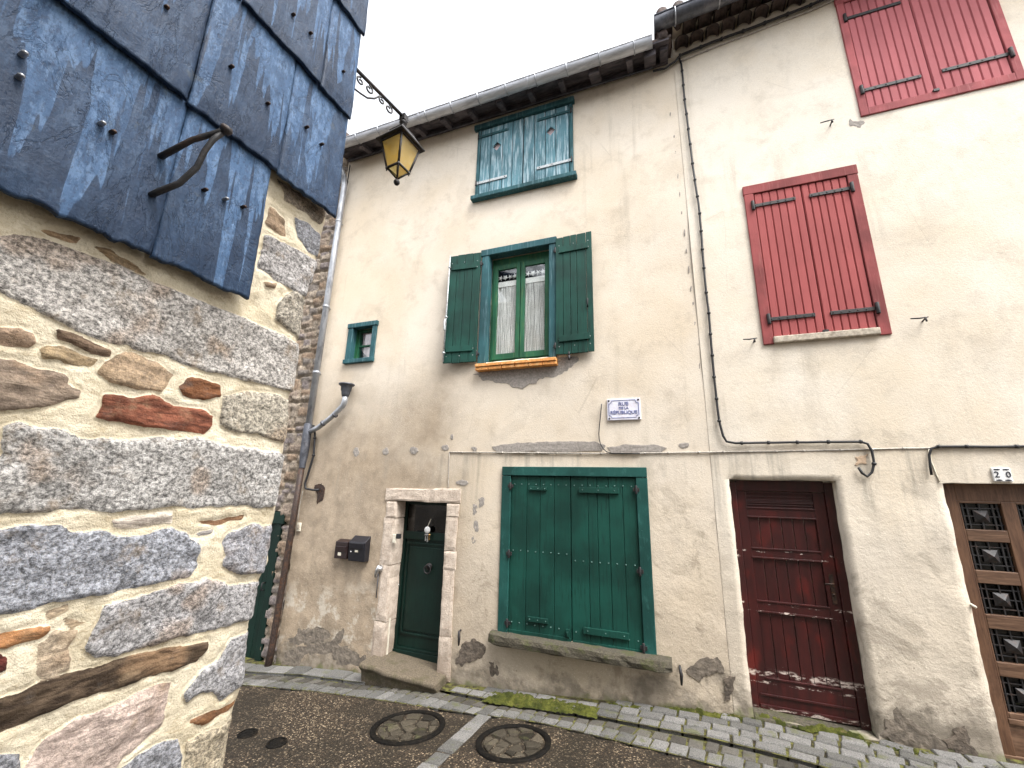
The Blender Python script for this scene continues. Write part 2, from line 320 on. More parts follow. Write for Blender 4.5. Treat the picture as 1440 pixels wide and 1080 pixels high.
def stonewall():
    m = MT('stone_and_mortar'); p = m.pos(); col = m.attr('scol', 'Color'); mask = m.attr('mask'); gran = m.attr('gran')
    s1 = m.noise(m.sc(p, (1, 1, 1.25)), 120, 5, .78, .3); s2 = m.noise(p, 230, 3, .7); s3 = m.noise(p, 16, 5, .65)
    sp = m.ramp(s1, [(.34, .16), (.44, .45), (.53, .98), (.64, 1.6)])
    st = m.mix(gran, col, m.mix(1, col, sp, 'MULTIPLY'))
    st = m.mix(m.ma('MULTIPLY', m.mr(s2, .56, .66), m.ma('MULTIPLY', gran, .55)), st, (.06, .055, .052))
    st = m.mix(m.ma('MULTIPLY', m.mr(s2, .44, .36), m.ma('MULTIPLY', gran, .35)), st, (.52, .48, .43))
    lay = m.noise(m.sc(p, (14, 14, 70)), 1, 5, .7, .8)
    st2 = m.mix(m.mr(lay, .38, .62), m.mix(1, st, (.42, .38, .36), 'MULTIPLY'), m.mix(1, st, (1.35, 1.3, 1.25), 'MULTIPLY'))
    st = m.mix(m.ma('SUBTRACT', 1, gran), st, st2)
    st = m.mix(m.ma('MULTIPLY', m.mr(s3, .54, .70), .42), st, (.36, .26, .16)); st = m.mix(m.ma('MULTIPLY', m.mr(m.noise(p, 24, 5, .7), .55, .70), .35), st, (.13, .12, .11))
    mo = m.mix(m.mr(m.noise(p, 11, 5), .3, .7), (.52, .45, .32), (.70, .63, .485)); mo = m.mix(m.ma('MULTIPLY', m.mr(s2, .5, .7), .35), mo, (.30, .22, .12))
    mo = m.mix(m.mr(m.noise(p, 45, 4, .7), .58, .72, 0, .4), mo, (.80, .73, .58))
    mo = m.mix(m.mr(m.noise(m.sc(p, (30, 30, 60)), 1, 5, .75, .5), .52, .66, 0, .5), mo, (.36, .28, .17))
    c = m.mix(m.mr(mask, .42, .58), mo, st)
    hm = m.noise(m.sc(p, (60, 60, 75)), 1, 4, .65, .5)
    h = m.ma('ADD', m.ma('MULTIPLY', s1, m.mr(mask, .3, .7, .15, 1)), m.ma('ADD', m.ma('MULTIPLY', s2, m.mr(mask, .3, .7, .55, .2)), m.ma('MULTIPLY', hm, m.mr(mask, .3, .7, .45, .15))))
    return m.fin(c, .88, m.bump(h, .8, .006), 0, .25)
STONEW = stonewall()
def rubble():
    m = MT('rubble_stone'); p = m.pos(); col = m.attr('scol', 'Color'); a = m.noise(p, 30, 5, .7); b = m.noise(p, 9, 4)
    c = m.mix(1, col, m.ramp(a, [(.3, .45), (.7, 1.5)]), 'MULTIPLY')
    return m.fin(c, .92, m.bump(m.ma('ADD', a, b), .9, .02), 0, .2)
RUBBLE = rubble()
def asphalt():
    m = MT('asphalt_aggregate'); p = m.pos(); v = m.vor(p, 72, 'Color'); vd = m.vor(p, 72, 'Distance'); b = m.noise(p, 1.6, 5, .6); f = m.noise(p, 190, 3, .7)
    g = m.xyz(v)[0]
    c = m.ramp(g, [(.0, (.008, .0055, .003)), (.40, (.038, .025, .0135)), (.78, (.10, .070, .042)), (.95, (.38, .30, .20))])
    c = m.mix(m.mr(vd, .35, .62, 0, .85), c, (.018, .013, .009))
    c = m.mix(m.mr(b, .45, .62, 0, .7), c, (.014, .010, .005))
    return m.fin(c, m.ma('ADD', .42, m.ma('MULTIPLY', b, .4)), m.bump(m.ma('SUBTRACT', f, vd), .9, .008), 0, .3)
ASPH = asphalt()
def sett(name, lo, hi, mossy, spec=.3):
    m = MT(name); p = m.pos(); s = m.noise(p, 110, 4, .75); i = m.isl()
    c = m.mix(i, lo, hi); c = m.mix(1, c, m.ramp(s, [(.32, .30), (.5, 1.0), (.66, 1.6)]), 'MULTIPLY')
    c = m.mix(m.ma('MULTIPLY', m.mr(m.noise(p, 6, 5, .65), .56, .68), mossy), c, (.085, .09, .03))
    return m.fin(c, .72, m.bump(s, .7, .006), 0, spec)
SETT = sett('granite_sett', (.075, .073, .067), (.155, .15, .142), .65)
COVERST = sett('cover_stone', (.011, .009, .006), (.072, .060, .043), .35, .2)
SETTD = sett('granite_sett_worn', (.038, .034, .028), (.095, .088, .076), .4)
def joint():
    m = MT('joint_moss'); p = m.pos(); a = m.noise(p, 14, 5, .7); b = m.noise(p, 120, 4, .7)
    c = m.mix(m.mr(a, .40, .62), (.022, .018, .012), (.115, .115, .030)); c = m.mix(m.mr(b, .5, .7, 0, .5), c, (.16, .125, .07))
    return m.fin(c, .95, m.bump(b, .8, .01), 0, .2)
JOINT = joint()
def mossm():
    m = MT('moss_green'); p = m.pos(); a = m.noise(p, 9, 5, .7); b = m.noise(p, 150, 4, .75)
    c = m.mix(m.mr(a, .35, .65), (.040, .048, .011), (.12, .125, .024)); c = m.mix(m.mr(b, .45, .65, 0, .7), c, (.030, .036, .008))
    c = m.mix(m.mr(m.noise(p, 17, 4), .6, .7, 0, .6), c, (.20, .15, .07))
    return m.fin(c, .95, m.bump(b, 1, .02), 0, .15)
MOSS = mossm()
def glass(name, tint, dirty=.08, rough=.04):
    m = MT(name); nt = m.nt; gl = m.n('ShaderNodeBsdfGlossy'); tr = m.n('ShaderNodeBsdfTransparent'); mx = m.n('ShaderNodeMixShader'); lw = m.n('ShaderNodeLayerWeight')
    gl.inputs['Roughness'].default_value = rough; tr.inputs[0].default_value = C4(tint)
    f = m.ma('ADD', .045, m.ma('MULTIPLY', m.ma('POWER', lw.outputs['Facing'], 4.0), .9))
    nt.links.new(m.ma('ADD', f, m.mr(m.noise(m.pos(), 6, 4), .4, .7, 0, dirty)), mx.inputs[0])
    nt.links.new(tr.outputs[0], mx.inputs[1]); nt.links.new(gl.outputs[0], mx.inputs[2]); nt.links.new(mx.outputs[0], m.out.inputs[0]); return m.mat
GLASS = glass('window_glass', (.97, .985, .98)); GLASSD = glass('door_glass', (.25, .28, .3), .02)
def amber():
    m = MT('amber_glass'); nt = m.nt; tl = m.n('ShaderNodeBsdfTranslucent'); df = m.n('ShaderNodeBsdfDiffuse'); gl = m.n('ShaderNodeBsdfGlossy'); a = m.n('ShaderNodeMixShader'); b = m.n('ShaderNodeMixShader')
    p = m.pos(); c = m.mix(m.mr(m.noise(p, 14, 5), .35, .65), (.98, .86, .52), (.99, .94, .74))
    c = m.mix(m.mr(m.noise(p, 7, 4), .55, .7, 0, .5), c, (.80, .68, .50))
    for s in (tl, df): nt.links.new(c, s.inputs[0])
    gl.inputs[1].default_value = .25; a.inputs[0].default_value = .22; b.inputs[0].default_value = .06
    nt.links.new(tl.outputs[0], a.inputs[1]); nt.links.new(df.outputs[0], a.inputs[2]); nt.links.new(a.outputs[0], b.inputs[1]); nt.links.new(gl.outputs[0], b.inputs[2])
    tr = m.n('ShaderNodeBsdfTransparent'); tr.inputs[0].default_value = (1, .90, .60, 1); e = m.n('ShaderNodeMixShader'); e.inputs[0].default_value = .48
    nt.links.new(b.outputs[0], e.inputs[1]); nt.links.new(tr.outputs[0], e.inputs[2]); nt.links.new(e.outputs[0], m.out.inputs[0]); return m.mat
AMBER = amber()
# ------------------------------------------------------------------ text
def text_mesh(txt, size, x, y, z, extr=.0015, sx=1.0, align='CENTER', bold=0.0):
    cu = bpy.data.curves.new('lettering', 'FONT'); cu.body = txt; cu.size = size; cu.align_x = align; cu.align_y = 'CENTER'; cu.extrude = extr; cu.offset = bold; cu.resolution_u = 3
    o = bpy.data.objects.new('lettering_source', cu); COL.objects.link(o)
    dg = bpy.context.evaluated_depsgraph_get(); me = bpy.data.meshes.new_from_object(o.evaluated_get(dg))
    vs = [(x+v.co.x*sx, y-v.co.z, z+v.co.y) for v in me.vertices]; fs = [tuple(p.vertices) for p in me.polygons]
    bpy.data.objects.remove(o); bpy.data.curves.remove(cu); bpy.data.meshes.remove(me); return vs, fs
# ------------------------------------------------------------------ plastered front with openings
def front(mb, x0, x1, z0, z1, y, holes, step, reveal, mat=0, seed=1, rough=1.0, leftslope=0):
    def lines(a, b, cuts):
        c = sorted({a, b, *[q for q in cuts if a < q < b]}); out = []
        for p, q in zip(c, c[1:]):
            n = max(1, round((q-p)/step)); out += [p+(q-p)*i/n for i in range(n)]
        return np.array(out+[b])
    X = lines(x0, x1, [h[i] for h in holes for i in (0, 1)]); Z = lines(z0, z1, [h[i] for h in holes for i in (2, 3)])
    gx, gz = np.meshgrid(X, Z)
    low = np.clip((.6-gz)/2.4, 0, 1)
    d = fbm(gx*.7, gz*.7, 3, seed)*.018 + fbm(gx*3, gz*3, 3, seed+9)*(.003+.006*low)*rough
    ero = fbm(gx*4.2, gz*4.2, 5, seed+21); d -= np.clip(ero-.20, 0, .12)*.09*low*rough
    jx = fbm(gx*9, gz*9, 3, seed+31)*.010; jz = fbm(gx*9+40, gz*9, 3, seed+41)*.010
    ed = (gx > x0+1e-6) & (gx < x1-1e-6); jx *= ed
    vs = np.stack([gx+jx, y-d, gz+jz], -1).reshape(-1, 3); nx = len(X); fs = []
    def inside(cx, cz): return any(h[0] < cx < h[1] and h[2] < cz < h[3] for h in holes)
    hole = np.zeros((len(Z)-1, nx-1), bool)
    for j in range(len(Z)-1):
        for i in range(nx-1):
            if inside((X[i]+X[i+1])/2, (Z[j]+Z[j+1])/2): hole[j, i] = True
            else: fs.append((j*nx+i, j*nx+i+1, (j+1)*nx+i+1, (j+1)*nx+i))
    o = len(vs); extra = []; idx = {}
    def back(k):
        if k not in idx: idx[k] = o+len(extra); v = vs[k]; extra.append((v[0], y+reveal, v[2]))
        return idx[k]
    for j in range(len(Z)-1):
        for i in range(nx-1):
            if not hole[j, i]: continue
            q = [j*nx+i, j*nx+i+1, (j+1)*nx+i+1, (j+1)*nx+i]
            for (a, b, jj, ii) in ((q[0], q[1], j-1, i), (q[1], q[2], j, i+1), (q[2], q[3], j+1, i), (q[3], q[0], j, i-1)):
                if not (0 <= jj < len(Z)-1 and 0 <= ii < nx-1) or not hole[jj, ii]: fs.append((a, b, back(b), back(a)))
    mb.add(np.vstack([vs, np.array(extra)]) if extra else vs, fs, mat, True)
def rag(poly, jit, n=6, seed=3):                    # ragged outline of a patch
    out = []
    for i, (a, b) in enumerate(poly):
        c, d = poly[(i+1) % len(poly)]
        for k in range(n):
            t = k/n; x = a+(c-a)*t; z = b+(d-b)*t
            out.append((x+(n1(x*7, z*7, seed)*.7+n1(x*30, z*30, seed)*.6)*jit, z+(n1(x*7+50, z*7, seed)*.7+n1(x*30+50, z*30, seed)*.6)*jit))
    return out
def patch(mb, px, mat, jit=.03, proud=.012, y=D, seed=3, shell=None):
    poly = rag([F(*p) for p in px], jit, 9, seed); n = len(poly); cx = sum(p[0] for p in poly)/n; cz = sum(p[1] for p in poly)/n
    vs = [(cx, y-proud, cz)] + [(cx+(a-cx)*.55, y-proud-.002, cz+(b-cz)*.55) for a, b in poly] + [(a, y-proud, b) for a, b in poly] + [(a+(a-cx)*.03, y+.02, b+(b-cz)*.03) for a, b in poly]
    fs = [(0, 1+i, 1+(i+1) % n) for i in range(n)]
    for r in (0, 1): fs += [(1+r*n+i, 1+(r+1)*n+i, 1+(r+1)*n+(i+1) % n, 1+r*n+(i+1) % n) for i in range(n)]
    mb.add(vs, fs, mat, False)
def ell(x, y, a, b): return [(x+a*math.cos(t*math.pi/4), y+b*math.sin(t*math.pi/4)) for t in range(8)]
def planks(mb, edges, y0, y1, z0, z1, gap=.004, mat=0, seed=1, dz=.0):
    r = random.Random(seed)
    for a, b in zip(edges, edges[1:]):
        k = r.uniform(-.003, .003); mb.box(a+gap/2, b-gap/2, y0+k, y1, z0+r.uniform(-dz, dz), z1+r.uniform(-dz, dz), mat)
def even(a, b, n, seed=0, j=.1):
    r = random.Random(seed); w = [1+r.uniform(-j, j) for _ in range(n)]; t = sum(w); out = [a]
    for q in w: out.append(out[-1]+(b-a)*q/t)
    return out
# ================================================================== GREEN SHUTTERED HOUSE
XJ = .43                                   # joint between the two plastered houses
H1 = thing('plaster_house', 'cream plastered house with green door and green shutters, zinc gutter and wooden eaves', 'house', (-2.4, 5.0, -2.3))
mb = MB()
holes1 = [(-3.55, -2.74, -2.20, -.19), (-1.93, -.29, -1.60, .22), (-2.30, -1.36, 1.70, 3.36), (-2.54, -1.06, 4.42, 5.70), (-4.68, -4.27, 1.93, 2.50)]
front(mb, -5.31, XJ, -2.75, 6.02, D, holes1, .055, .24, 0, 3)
mb.box(-5.31, -5.05, 5.24, 11, -2.75, 6.02); mb.box(XJ-.25, XJ, 5.24, 11, -2.75, 6.02); mb.box(-5.31, XJ, 10.8, 11, -2.75, 6.02)
patch(mb, [(693, 629), (706, 625), (745, 622), (800, 620), (836, 621), (851, 627), (846, 634), (790, 636), (700, 636)], 1, .02, .007)
patch(mb, [(853, 629), (880, 625), (925, 626), (938, 630), (930, 636), (860, 637)], 1, .015, .007, seed=5)
for i, (x, y, a, b) in enumerate([(501, 636, 4, 7), (543, 634, 4, 5), (582, 634, 6, 5), (626, 630, 5, 4), (667, 631, 4, 3), (650, 679, 9, 4), (962, 627, 8, 4), (636, 615, 2, 4)]): patch(mb, ell(x, y, a, b), 1, .02, .007, seed=11+i)
patch(mb, [(668, 524), (700, 518), (760, 512), (796, 505), (808, 512), (790, 528), (760, 534), (735, 545), (700, 540), (680, 535)], 1, .05, .006, seed=8)
patch(mb, [(786, 504), (812, 500), (815, 508), (795, 520)], 1, .03, .006, seed=9)
patch(mb, [(442, 686), (446, 681), (453, 680), (457, 686), (455, 694), (452, 704), (446, 706), (446, 698)], 3, .04, .006, seed=10)
patch(mb, [(650, 906), (662, 898), (676, 902), (688, 912), (680, 924), (664, 930), (650, 938), (640, 934), (645, 918)], 2, .045, .006, seed=14)
patch(mb, [(690, 925), (700, 918), (704, 950), (690, 952)], 2, .05, .006, seed=15)
patch(mb, [(402, 918), (425, 908), (452, 903), (472, 898), (484, 884), (486, 896), (478, 908), (498, 912), (520, 918), (522, 940), (396, 936)], 4, .07, .006, seed=16)
patch(mb, [(398, 900), (420, 886), (450, 880), (470, 892), (455, 902), (424, 908)], 4, .07, .004, seed=17)
patch(mb, [(672, 700), (680, 698), (681, 708), (674, 712)], 1, .03, .004, seed=18)
for i, (x, y) in enumerate([(668, 716), (671, 740), (665, 760), (672, 785)]): patch(mb, ell(x, y, 4, 8), 1, .05, .003, seed=30+i)
for i in range(16):
    t = i/15+.02*n1(i*3.3); patch(mb, ell(944+t*46+2*n1(i*1.7), 165+t*400, 0.8+.4*random.random(), 2+4*random.random()), 1, .010, .003, seed=50+i)
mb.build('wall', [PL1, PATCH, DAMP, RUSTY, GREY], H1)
# roof, eaves and gutter
ROOFZ = lambda y: 5.90+.36*(y-4.7)
mb = MB()
mb.hexa([(-5.4, 4.60, ROOFZ(4.60)+.03), (.40, 4.60, ROOFZ(4.60)+.03), (.40, 8, ROOFZ(8)+.03), (-5.4, 8, ROOFZ(8)+.03), (-5.4, 4.60, ROOFZ(4.60)+.07), (.40, 4.60, ROOFZ(4.60)+.07), (.40, 8, ROOFZ(8)+.07), (-5.4, 8, ROOFZ(8)+.07)])
mb.hexa([(-5.4, 8, ROOFZ(8)), (.40, 8, ROOFZ(8)), (.40, 11.3, ROOFZ(8)-1.2), (-5.4, 11.3, ROOFZ(8)-1.2), (-5.4, 8, ROOFZ(8)+.07), (.40, 8, ROOFZ(8)+.07), (.40, 11.3, ROOFZ(8)-1.1), (-5.4, 11.3, ROOFZ(8)-1.1)])
for i in range(29):
    x = -5.3+i*.2; k = .01*n1(i*3.7)
    y0 = 4.58+k
    mb.tube([(x, y0, ROOFZ(y0)+.090), (x, 6.2, ROOFZ(6.2)+.090), (x, 8.0, ROOFZ(8)+.090)], .062, 10, 0)
mb.build('roof', [ROOFT], H1)
mb = MB()
for i in range(4):                                                     # soffit boards
    y0 = 4.60+i*.10; mb.hexa([(-5.35, y0, ROOFZ(y0)), (.37, y0, ROOFZ(y0)), (.37, y0+.096, ROOFZ(y0+.096)), (-5.35, y0+.096, ROOFZ(y0+.096)), (-5.35, y0, ROOFZ(y0)+.025), (.37, y0, ROOFZ(y0)+.025), (.37, y0+.096, ROOFZ(y0+.096)+.025), (-5.35, y0+.096, ROOFZ(y0+.096)+.025)])
mb.build('soffit', [EAVE], H1)
mb = MB(); mb.box(-5.30, .36, 4.95, 4.985, 5.90, 6.0); mb.build('wall_plate', [EAVE], H1, .006)
for i, px in enumerate([515, 552, 589, 624, 661, 703, 745, 789, 836, 887, 917]):
    x = F(px, 120, .3)[0] if px > 700 else F(px, 165, .3)[0]
    w = .075 if px in (836, 917) else .042; dz = -.03 if px in (836, 917) else 0
    mb = MB(); y0 = 4.66+.03*n1(i*2.3)
    mb.hexa([(x-w, y0, ROOFZ(y0)-.105+dz), (x+w, y0, ROOFZ(y0)-.095+dz), (x+w, 4.98, ROOFZ(4.98)-.10), (x-w, 4.98, ROOFZ(4.98)-.10), (x-w, y0, ROOFZ(y0)-.002), (x+w, y0, ROOFZ(y0)-.002), (x+w, 4.98, ROOFZ(4.98)-.002), (x-w, 4.98, ROOFZ(4.98)-.002)])
    mb.build('rafter', [EAVE], H1, .008)
def gutter(x0, x1, yc, zc, r, tilt, mat, parent, nb):
    mb = MB(); n = 14; segs = 24; vs = []
    for j in range(segs+1):
        x = x0+(x1-x0)*j/segs; z = zc+tilt*(x-x0)+.006*n1(j*1.3, 3); y = yc+.004*n1(j*.9, 8)
        for k in range(n+1):
            a = math.pi+math.pi*k/n; vs.append((x, y+r*math.cos(a), z+r*math.sin(a)))
        for k in range(n, -1, -1):
            a = math.pi+math.pi*k/n; vs.append((x, y+(r-.006)*math.cos(a), z+(r-.006)*math.sin(a)))
    m = 2*(n+1); fs = [(j*m+k, j*m+(k+1) % m, (j+1)*m+(k+1) % m, (j+1)*m+k) for j in range(segs) for k in range(m)]
    fs += [tuple(range(m)), tuple(segs*m+k for k in range(m))[::-1]]
    mb.add(vs, fs, 0, True)
    mb.tube([(x0, yc-r, zc+.004), (x1, yc-r, zc+tilt*(x1-x0)+.004)], .011, 8)
    for e, zz in ((x0, zc), (x1, zc+tilt*(x1-x0))): mb.lathe((e, yc, zz), [(r, 0), (0, .001)], 14, 'x', 0, (math.pi, 2*math.pi))
    for j in range(1, 3):                                              # soldered lap joints
        x = x0+(x1-x0)*j/3+.1; zz = zc+tilt*(x-x0); mb.lathe((x, yc, zz), [(r+.001, -.02), (r+.004, -.018), (r+.004, .018), (r+.001, .02)], 14, 'x', 0, (math.pi, 2*math.pi))
    g = mb.build('gutter', [mat], parent, fixn=False)
    for i in range(nb):
        x = x0+(x1-x0)*(i+.5)/nb; z = zc+tilt*(x-x0); b = MB()
        pts = [(x, yc+(r+.006)*math.cos(math.pi+math.pi*k/10), z+(r+.006)*math.sin(math.pi+math.pi*k/10)) for k in range(11)]+[(x, yc+r+.05, z+.05)]
        b.tube(pts, .012, 6, 0, True, .35); b.build('gutter_bracket', [ZINC], g)
gutter(-5.40, .16, 4.565, 5.880, .084, 0, ZINCG, H1, 12)
# --- entrance
mb = MB()
def block(x0, x1, z0, z1, y0=4.978, y1=5.22, seed=0):
    n = 7; vs = []
    j = lambda a, b: n1(a*6, b*6, seed)*.012
    xs = np.linspace(x0+.003, x1-.003, n); zs = np.linspace(z0+.003, z1-.003, n+3); m = len(zs)
    for z in zs:
        for x in xs:
            e = min(x-x0, x1-x, z-z0, z1-z); vs.append((x+j(x, z), y0+.010*max(0, 1-e/.02)+n1(x*14, z*14, seed+1)*.006, z+j(z, x)))
    fs = [(b*n+a, b*n+a+1, (b+1)*n+a+1, (b+1)*n+a) for b in range(m-1) for a in range(n-1)]
    rim = [a for a in range(n)]+[b*n+n-1 for b in range(1, m)]+[(m-1)*n+a for a in range(n-2, -1, -1)]+[b*n for b in range(m-2, 0, -1)]
    o = len(vs); vs += [(vs[r][0], y1, vs[r][2]) for r in rim]; q = len(rim)
    fs += [(rim[i], rim[(i+1) % q], o+(i+1) % q, o+i) for i in range(q)]
    mb.add(vs, fs, 0, False)
for i, (a, b) in enumerate([(-2.20, -1.70), (-1.70, -1.02), (-1.02, -.42), (-.42, -.20)]): block(-3.725+.02*(i % 2), -3.535, a, b, seed=i)
for i, (a, b) in enumerate([(-2.22, -1.75), (-1.75, -1.0), (-1.0, -.78), (-.78, -.37), (-.37, -.20)]): block(-2.755, -2.575-.015*(i % 2), a, b, seed=20+i)
block(-3.74, -3.02, -.195, -.02, seed=41); block(-3.02, -2.56, -.195, -.01, seed=42)
mb.build('door_surround', [JAMB], H1)
mb = MB(); y = 5.20
mb.box(-3.60, -3.50, y, y+.05, -2.22, -.17); mb.box(-2.80, -2.70, y, y+.05, -2.22, -.17); mb.box(-3.50, -2.80, y+.001, y+.05, -2.22, -2.03); mb.box(-3.50, -2.80, y+.001, y+.05, -.70, -.60); mb.box(-3.50, -2.80, y+.001, y+.05, -.24, -.17)
mb.box(-3.50, -2.80, y+.03, y+.045, -2.03, -.70)
for a, b, c, d in ((-3.46, -2.84, -1.88, -1.855), (-3.46, -2.84, -.765, -.745)): mb.box(a, b, y+.012, y+.035, c, d)
mb.box(-3.47, -3.445, y+.012, y+.035, -1.88, -.745); mb.box(-2.86, -2.835, y+.012, y+.035, -1.88, -.745)
mb.box(-3.42, -2.88, y+.018, y+.031, -1.83, -.80); mb.box(-3.61, -2.69, y-.018, y-.001, -2.22, -2.06)
dr = mb.build('door', [DGREEN], H1, .004)
tag(dr, 'dark green panelled door with small dark glazed top')
MB().box(-3.50, -2.80, 5.222, 5.228, -.60, -.24).build('transom_pane', [GLASSD], dr)
mb = MB(); mb.lathe((-3.09, 5.195, -1.03), [(.045, .02), (.045, .0), (.03, -.012), (0, -.02)], 16, 'y')
mb.tube([(-3.09+.05*math.sin(a), 5.17-.004, -1.06-.05*math.cos(a)) for a in np.linspace(0, 2*math.pi, 17)], .008, 6); mb.build('knocker', [IRON], dr)
mb = MB(); mb.lathe((-3.545, 5.198, -1.30), [(.018, 0), (.016, -.006), (.008, -.01), (0, -.012)], 10, 'y'); mb.build('lock', [CHROME], dr)
mb = MB(); mb.hexa([(-3.56, 5.05, -2.17), (-3.53, 5.05, -2.17), (-3.53, 5.08, -2.17), (-3.56, 5.08, -2.17), (-3.555, 5.05, -1.55), (-3.535, 5.05, -1.55), (-3.535, 5.08, -1.55), (-3.555, 5.08, -1.55)])
mb.build('draught_strip', [WHITEP], H1)
MB().box(-3.62, -2.68, 5.40, 5.42, -2.3, -.1).build('hall_shade_panel', [DARKIN], dr)
# step
mb = MB(); n = 14; vs = []
for k in range(n+1):
    t = k/n; x = -3.68+1.06*t; zt = -2.085-.065*t
    yf = 4.72+.030*n1(t*5, 2)-.02*math.sin(3*t)
    prof = [(5.22, zt+.005), (4.9, zt+.004*n1(t*9)), (yf+.04, zt-.004), (yf+.008, zt-.016), (yf, zt-.05), (yf+.05, zt-.10+.02*n1(t*6, 7)), (yf+.10, zt-.36)]+[(5.22, zt-.36)]
    vs += [(x+.01*n1(i*2., t), a, b+.006*n1(t*11, i)) for i, (a, b) in enumerate(prof)]
m = 8; fs = [(j*m+i, j*m+(i+1) % m, (j+1)*m+(i+1) % m, (j+1)*m+i) for j in range(n) for i in range(m)]+[tuple(range(m)), tuple(n*m+i for i in range(m))[::-1]]
mb.add(vs, fs); mb.build('door_step', [SLAB], H1, .012)
# --- ground floor shutters
mb = MB(); y0 = 4.972
mb.box(-1.985, -1.865, y0, 5.09, -1.605, .165); mb.box(-.355, -.232, y0+.002, 5.09, -1.605, .165); mb.box(-1.985, -.232, y0-.004, 5.09, .168, .278)
mb.box(-1.865, -.355, 5.06, 5.09, -1.60, .168)
fr = mb.build('shutter_frame', [GREENF], H1, .006)
def leaf(x0, x1, z0, z1, y0, y1, edges, mat, parent, studs=(), sm=None, name='shutter', rail=None, dz=.0, seed=1):
    mb = MB(); planks(mb, edges, y0, y1, z0, z1, .005, 0, seed, dz)
    if rail: mb.box(x0+.004, x1-.004, y0-.016, y0-.004, z0, z0+rail)
    for z in studs:
        n = max(5, int((x1-x0)/.085))
        for i in range(n): mb.stud(x0+(x1-x0)*(i+.45)/n, y0-.003, z+.004*n1(i*2.1, z), .009, 1)
    return mb.build(name, [mat, sm or mat], parent, .0025)
STUD = simple('stud_heads', (.10, .19, .17), .4, .3, 40, .2, metal=.3)
l1 = leaf(-1.862, -1.112, -1.625, .160, 5.0, 5.03, [-1.862, -1.655, -1.485, -1.31, -1.112], GREEN, H1, (.065, -.71, -1.49), STUD, rail=.06, seed=3)
l2 = leaf(-1.106, -.358, -1.640, .160, 5.0, 5.03, [-1.106, -.905, -.80, -.665, -.51, -.358], GREEN, H1, (.065, -.77, -1.50), STUD, rail=.06, seed=4)
for l, bl in ((l1, [(-1.62, -1.40, -.005, .038), (-1.62, -1.38, -1.455, -1.405)]), (l2, [(-1.01, -.55, -.02, .045), (-.98, -.50, -1.50, -1.435)])):
    for a, b, c, d in bl:
        m_ = MB(); m_.box(a, b, 4.972, 4.998, c, d)
        for t in (.1, .5, .9): m_.stud(a+(b-a)*t, 4.973, (c+d)/2, .008, 1)
        m_.build('batten', [GREEN, STUD], l, .003)
for l, x, zs in ((l1, -1.864, (.04, -.75, -1.50)), (l2, -.356, (.03, -.82, -1.55))):
    for z in zs:
        m_ = MB(); m_.tube([(x, 4.965, z-.045), (x, 4.965, z+.045)], .014, 8); m_.box(x-.035, x+.035, 4.968, 4.985, z-.02, z+.02); m_.build('hinge', [IRON], l, .003)
m_ = MB(); m_.box(-1.175, -1.135, 4.975, 4.998, -1.56, -1.48); m_.tube([(-1.155, 4.97, -1.55), (-1.155, 4.965, -1.50)], .012, 6); m_.build('latch', [GREEN], l1, .003)
# stone sill
mb = MB(); n = 26; vs = []
for k in range(n+1):
    t = k/n; x = -2.055+1.965*t; e = .06*max(0, 1-min(t, 1-t)*14)**2
    prof = [(5.1, -1.60), (4.86+e, -1.597), (4.828+e, -1.606), (4.815+e, -1.65), (4.822+e, -1.692), (4.85+e, -1.708), (5.1, -1.705)]
    vs += [(x, a+.014*n1(t*17, i), b+.010*n1(t*15+30, i)) for i, (a, b) in enumerate(prof)]
m = 7; fs = [(j*m+i, j*m+(i+1) % m, (j+1)*m+(i+1) % m, (j+1)*m+i) for j in range(n) for i in range(m)]+[tuple(range(m)), tuple(n*m+i for i in range(m))[::-1]]
mb.add(vs, fs, 0, False); mb.build('stone_sill', [SILLM], H1)
